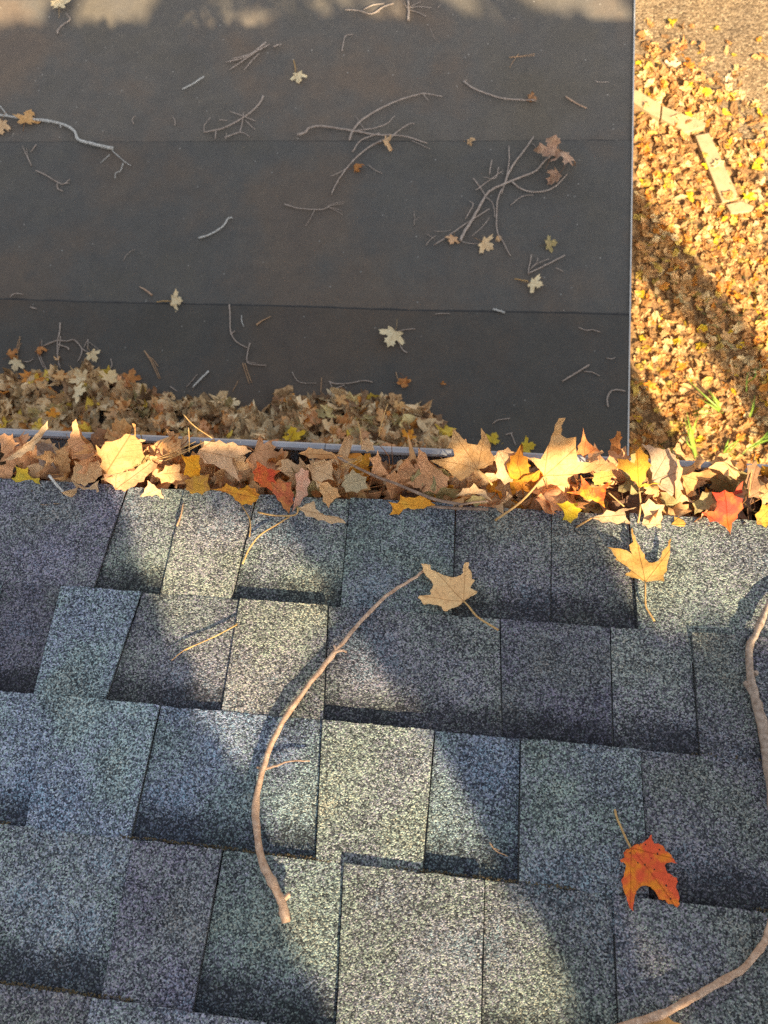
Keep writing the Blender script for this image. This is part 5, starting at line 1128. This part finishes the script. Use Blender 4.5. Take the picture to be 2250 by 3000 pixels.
for px, py, s, c, lab in ((2148, 275, .085, 'yellow', 'bright yellow leaf lying on the bare driveway'), (2095, 85, .07, 'yellow', 'small yellow leaf near the top of the driveway'), (2002, 132, .07, ((.62, .16, .05), (.6, .22, .06)), 'reddish leaf on the driveway near the roof edge'),
        (2130, 222, .08, 'cream', 'pale cupped leaf on the driveway casting a small shadow'), (2153, 158, .05, 'yellow', 'tiny yellow leaf in the middle of the driveway'), (2218, 118, .06, 'orange', 'small orange leaf at the driveway right side'),
        (1970, 195, .12, 'cream', 'large pale sunlit leaf at the driveway border'), (2075, 478, .085, ((.85, .66, .02), (.8, .6, .03)), 'vivid yellow leaf on the long edging stone'), (2190, 582, .10, ((.85, .66, .02), (.8, .6, .03)), 'vivid yellow leaf beyond the end of the long edging stone'),
        (1867, 180, .07, ((.85, .66, .02), (.8, .6, .03)), 'yellow leaf right beside the white roof edge'), (2240, 425, .08, 'orange', 'orange leaf at the right frame edge by the driveway border'), (2003, 1078, .10, 'orange', 'orange leaf above the grass tuft'), (1910, 1122, .11, 'orange', 'orange leaf on the ground beside the roof edge'),
        (1985, 870, .10, 'olive', 'greenish tan leaf lying in the shadow band'), (2170, 865, .10, 'orange', 'orange leaf at the sunny rim of the shadow band'), (2130, 980, .08, 'gold', 'golden leaf inside the shadow band')):
    p = on_z(px, py, ZG + .045 if py > 300 else ZG + .02)
    put(FLAT[(px + py) % 6], p, (rgf.uniform(-.3, .3), rgf.uniform(-.3, .3), 1), rgf.uniform(0, 6.3), s * .75, c, lab, None)
# grass
def tuft(label, blades, crop='P'):
    root = None
    for bi, (pts, w) in enumerate(blades):
        px = cv(crop, pts); n = len(px)
        Q = smooth_line([on_z(a, b, ZG + .03 + .10 * math.sin(math.pi * min(1, i / (n - 1) * .75)) ) for i, (a, b) in enumerate(px)], 4)
        V, Fc = [], []
        for i, q in enumerate(Q):
            t = Q[min(i + 1, len(Q) - 1)] - Q[max(i - 1, 0)]; sd_ = _n(np.cross(t, (0, 0, 1))); ww = w * .001 * (1 - (i / (len(Q) - 1)) ** 2 * .93)
            V += [q - sd_ * ww, q + np.array((0, 0, -ww * .5)), q + sd_ * ww]
        for i in range(len(Q) - 1):
            a = 3 * i; Fc += [(a, a + 1, a + 4, a + 3), (a + 1, a + 2, a + 5, a + 4)]
        if root is None:
            root = empty('grass_tuft', Q[0]); tag(root, label, 'grass', 'grass tufts among the ground leaves'); base = Q[0]
        mesh_obj('blade', [p - base for p in V], Fc, M_GRASS, root)
tuft('bright green grass tuft rising right behind the gutter', [([(840, 2080), (800, 1850), (760, 1680), (730, 1540)], 11), ([(830, 2060), (760, 1800), (700, 1600)], 8), ([(835, 2000), (740, 1900), (750, 1800)], 7), ([(800, 1800), (830, 1680), (870, 1590)], 8), ([(790, 1590), (900, 1575), (1030, 1560)], 8), ([(800, 1560), (900, 1520), (1010, 1525)], 7)])
tuft('grass tuft with blades pointing up left in the middle of the leaves', [([(1140, 1560), (1020, 1450), (900, 1340), (700, 1150)], 8), ([(1120, 1560), (1000, 1480), (870, 1400)], 9), ([(1110, 1470), (1040, 1390), (960, 1290)], 9), ([(1130, 1550), (1050, 1430), (980, 1370)], 7)])
tuft('long pale grass blades entering at the right frame edge', [([(1700, 1790), (1560, 1880), (1420, 1960), (1340, 2040)], 12), ([(1660, 1760), (1580, 1850), (1440, 1940)], 9), ([(1700, 1850), (1560, 1900), (1400, 2010)], 7)])
tuft('thin yellow green grass stem in the shadow at right', [([(1400, 1330), (1405, 1200), (1420, 1100)], 6), ([(1430, 1620), (1480, 1480), (1490, 1360)], 8), ([(1400, 1230), (1500, 1150), (1490, 1060)], 6), ([(1430, 1600), (1470, 1500), (1450, 1400)], 6)])
tuft('olive grass blades low between gutter and right edge', [([(1120, 2050), (1220, 1930), (1400, 1820)], 8), ([(1130, 2040), (1190, 1900), (1200, 1850)], 8), ([(1160, 2040), (1280, 1920), (1320, 1860)], 7)])
Vv, Ff = [], []
rq = np.random.default_rng(14)
for _ in range(1500):
    x = rq.uniform(1.3, 5.5); y = rq.uniform(-.5, 4.6)
    if inside((x, y), dpoly) or noise.noise(Vector((x * 1.7, y * 1.7, 7))) < .12: continue
    a = rq.uniform(0, 6.28); L = rq.uniform(.04, .11); w = rq.uniform(.002, .004); d = np.array((math.cos(a), math.sin(a), 0)); sd_ = np.array((-d[1], d[0], 0)); b = np.array((x, y, ZG + .02)); o = len(Vv)
    Vv += [b - sd_ * w, b + sd_ * w, b + d * L * .5 + np.array((0, 0, L * .55)) + sd_ * w, b + d * L * .5 + np.array((0, 0, L * .55)) - sd_ * w, b + d * L + np.array((0, 0, L * .6))]
    Ff += [(o, o + 1, o + 2, o + 3), (o + 3, o + 2, o + 4)]
o = mesh_obj('grass', Vv, Ff, mat_plain('dull_grass', (.12, .15, .03), .6, .3, .3, 4)); tag(o, 'sparse short green grass between the fallen leaves', 'grass', None, 'stuff')
print('objects', len(bpy.data.objects))
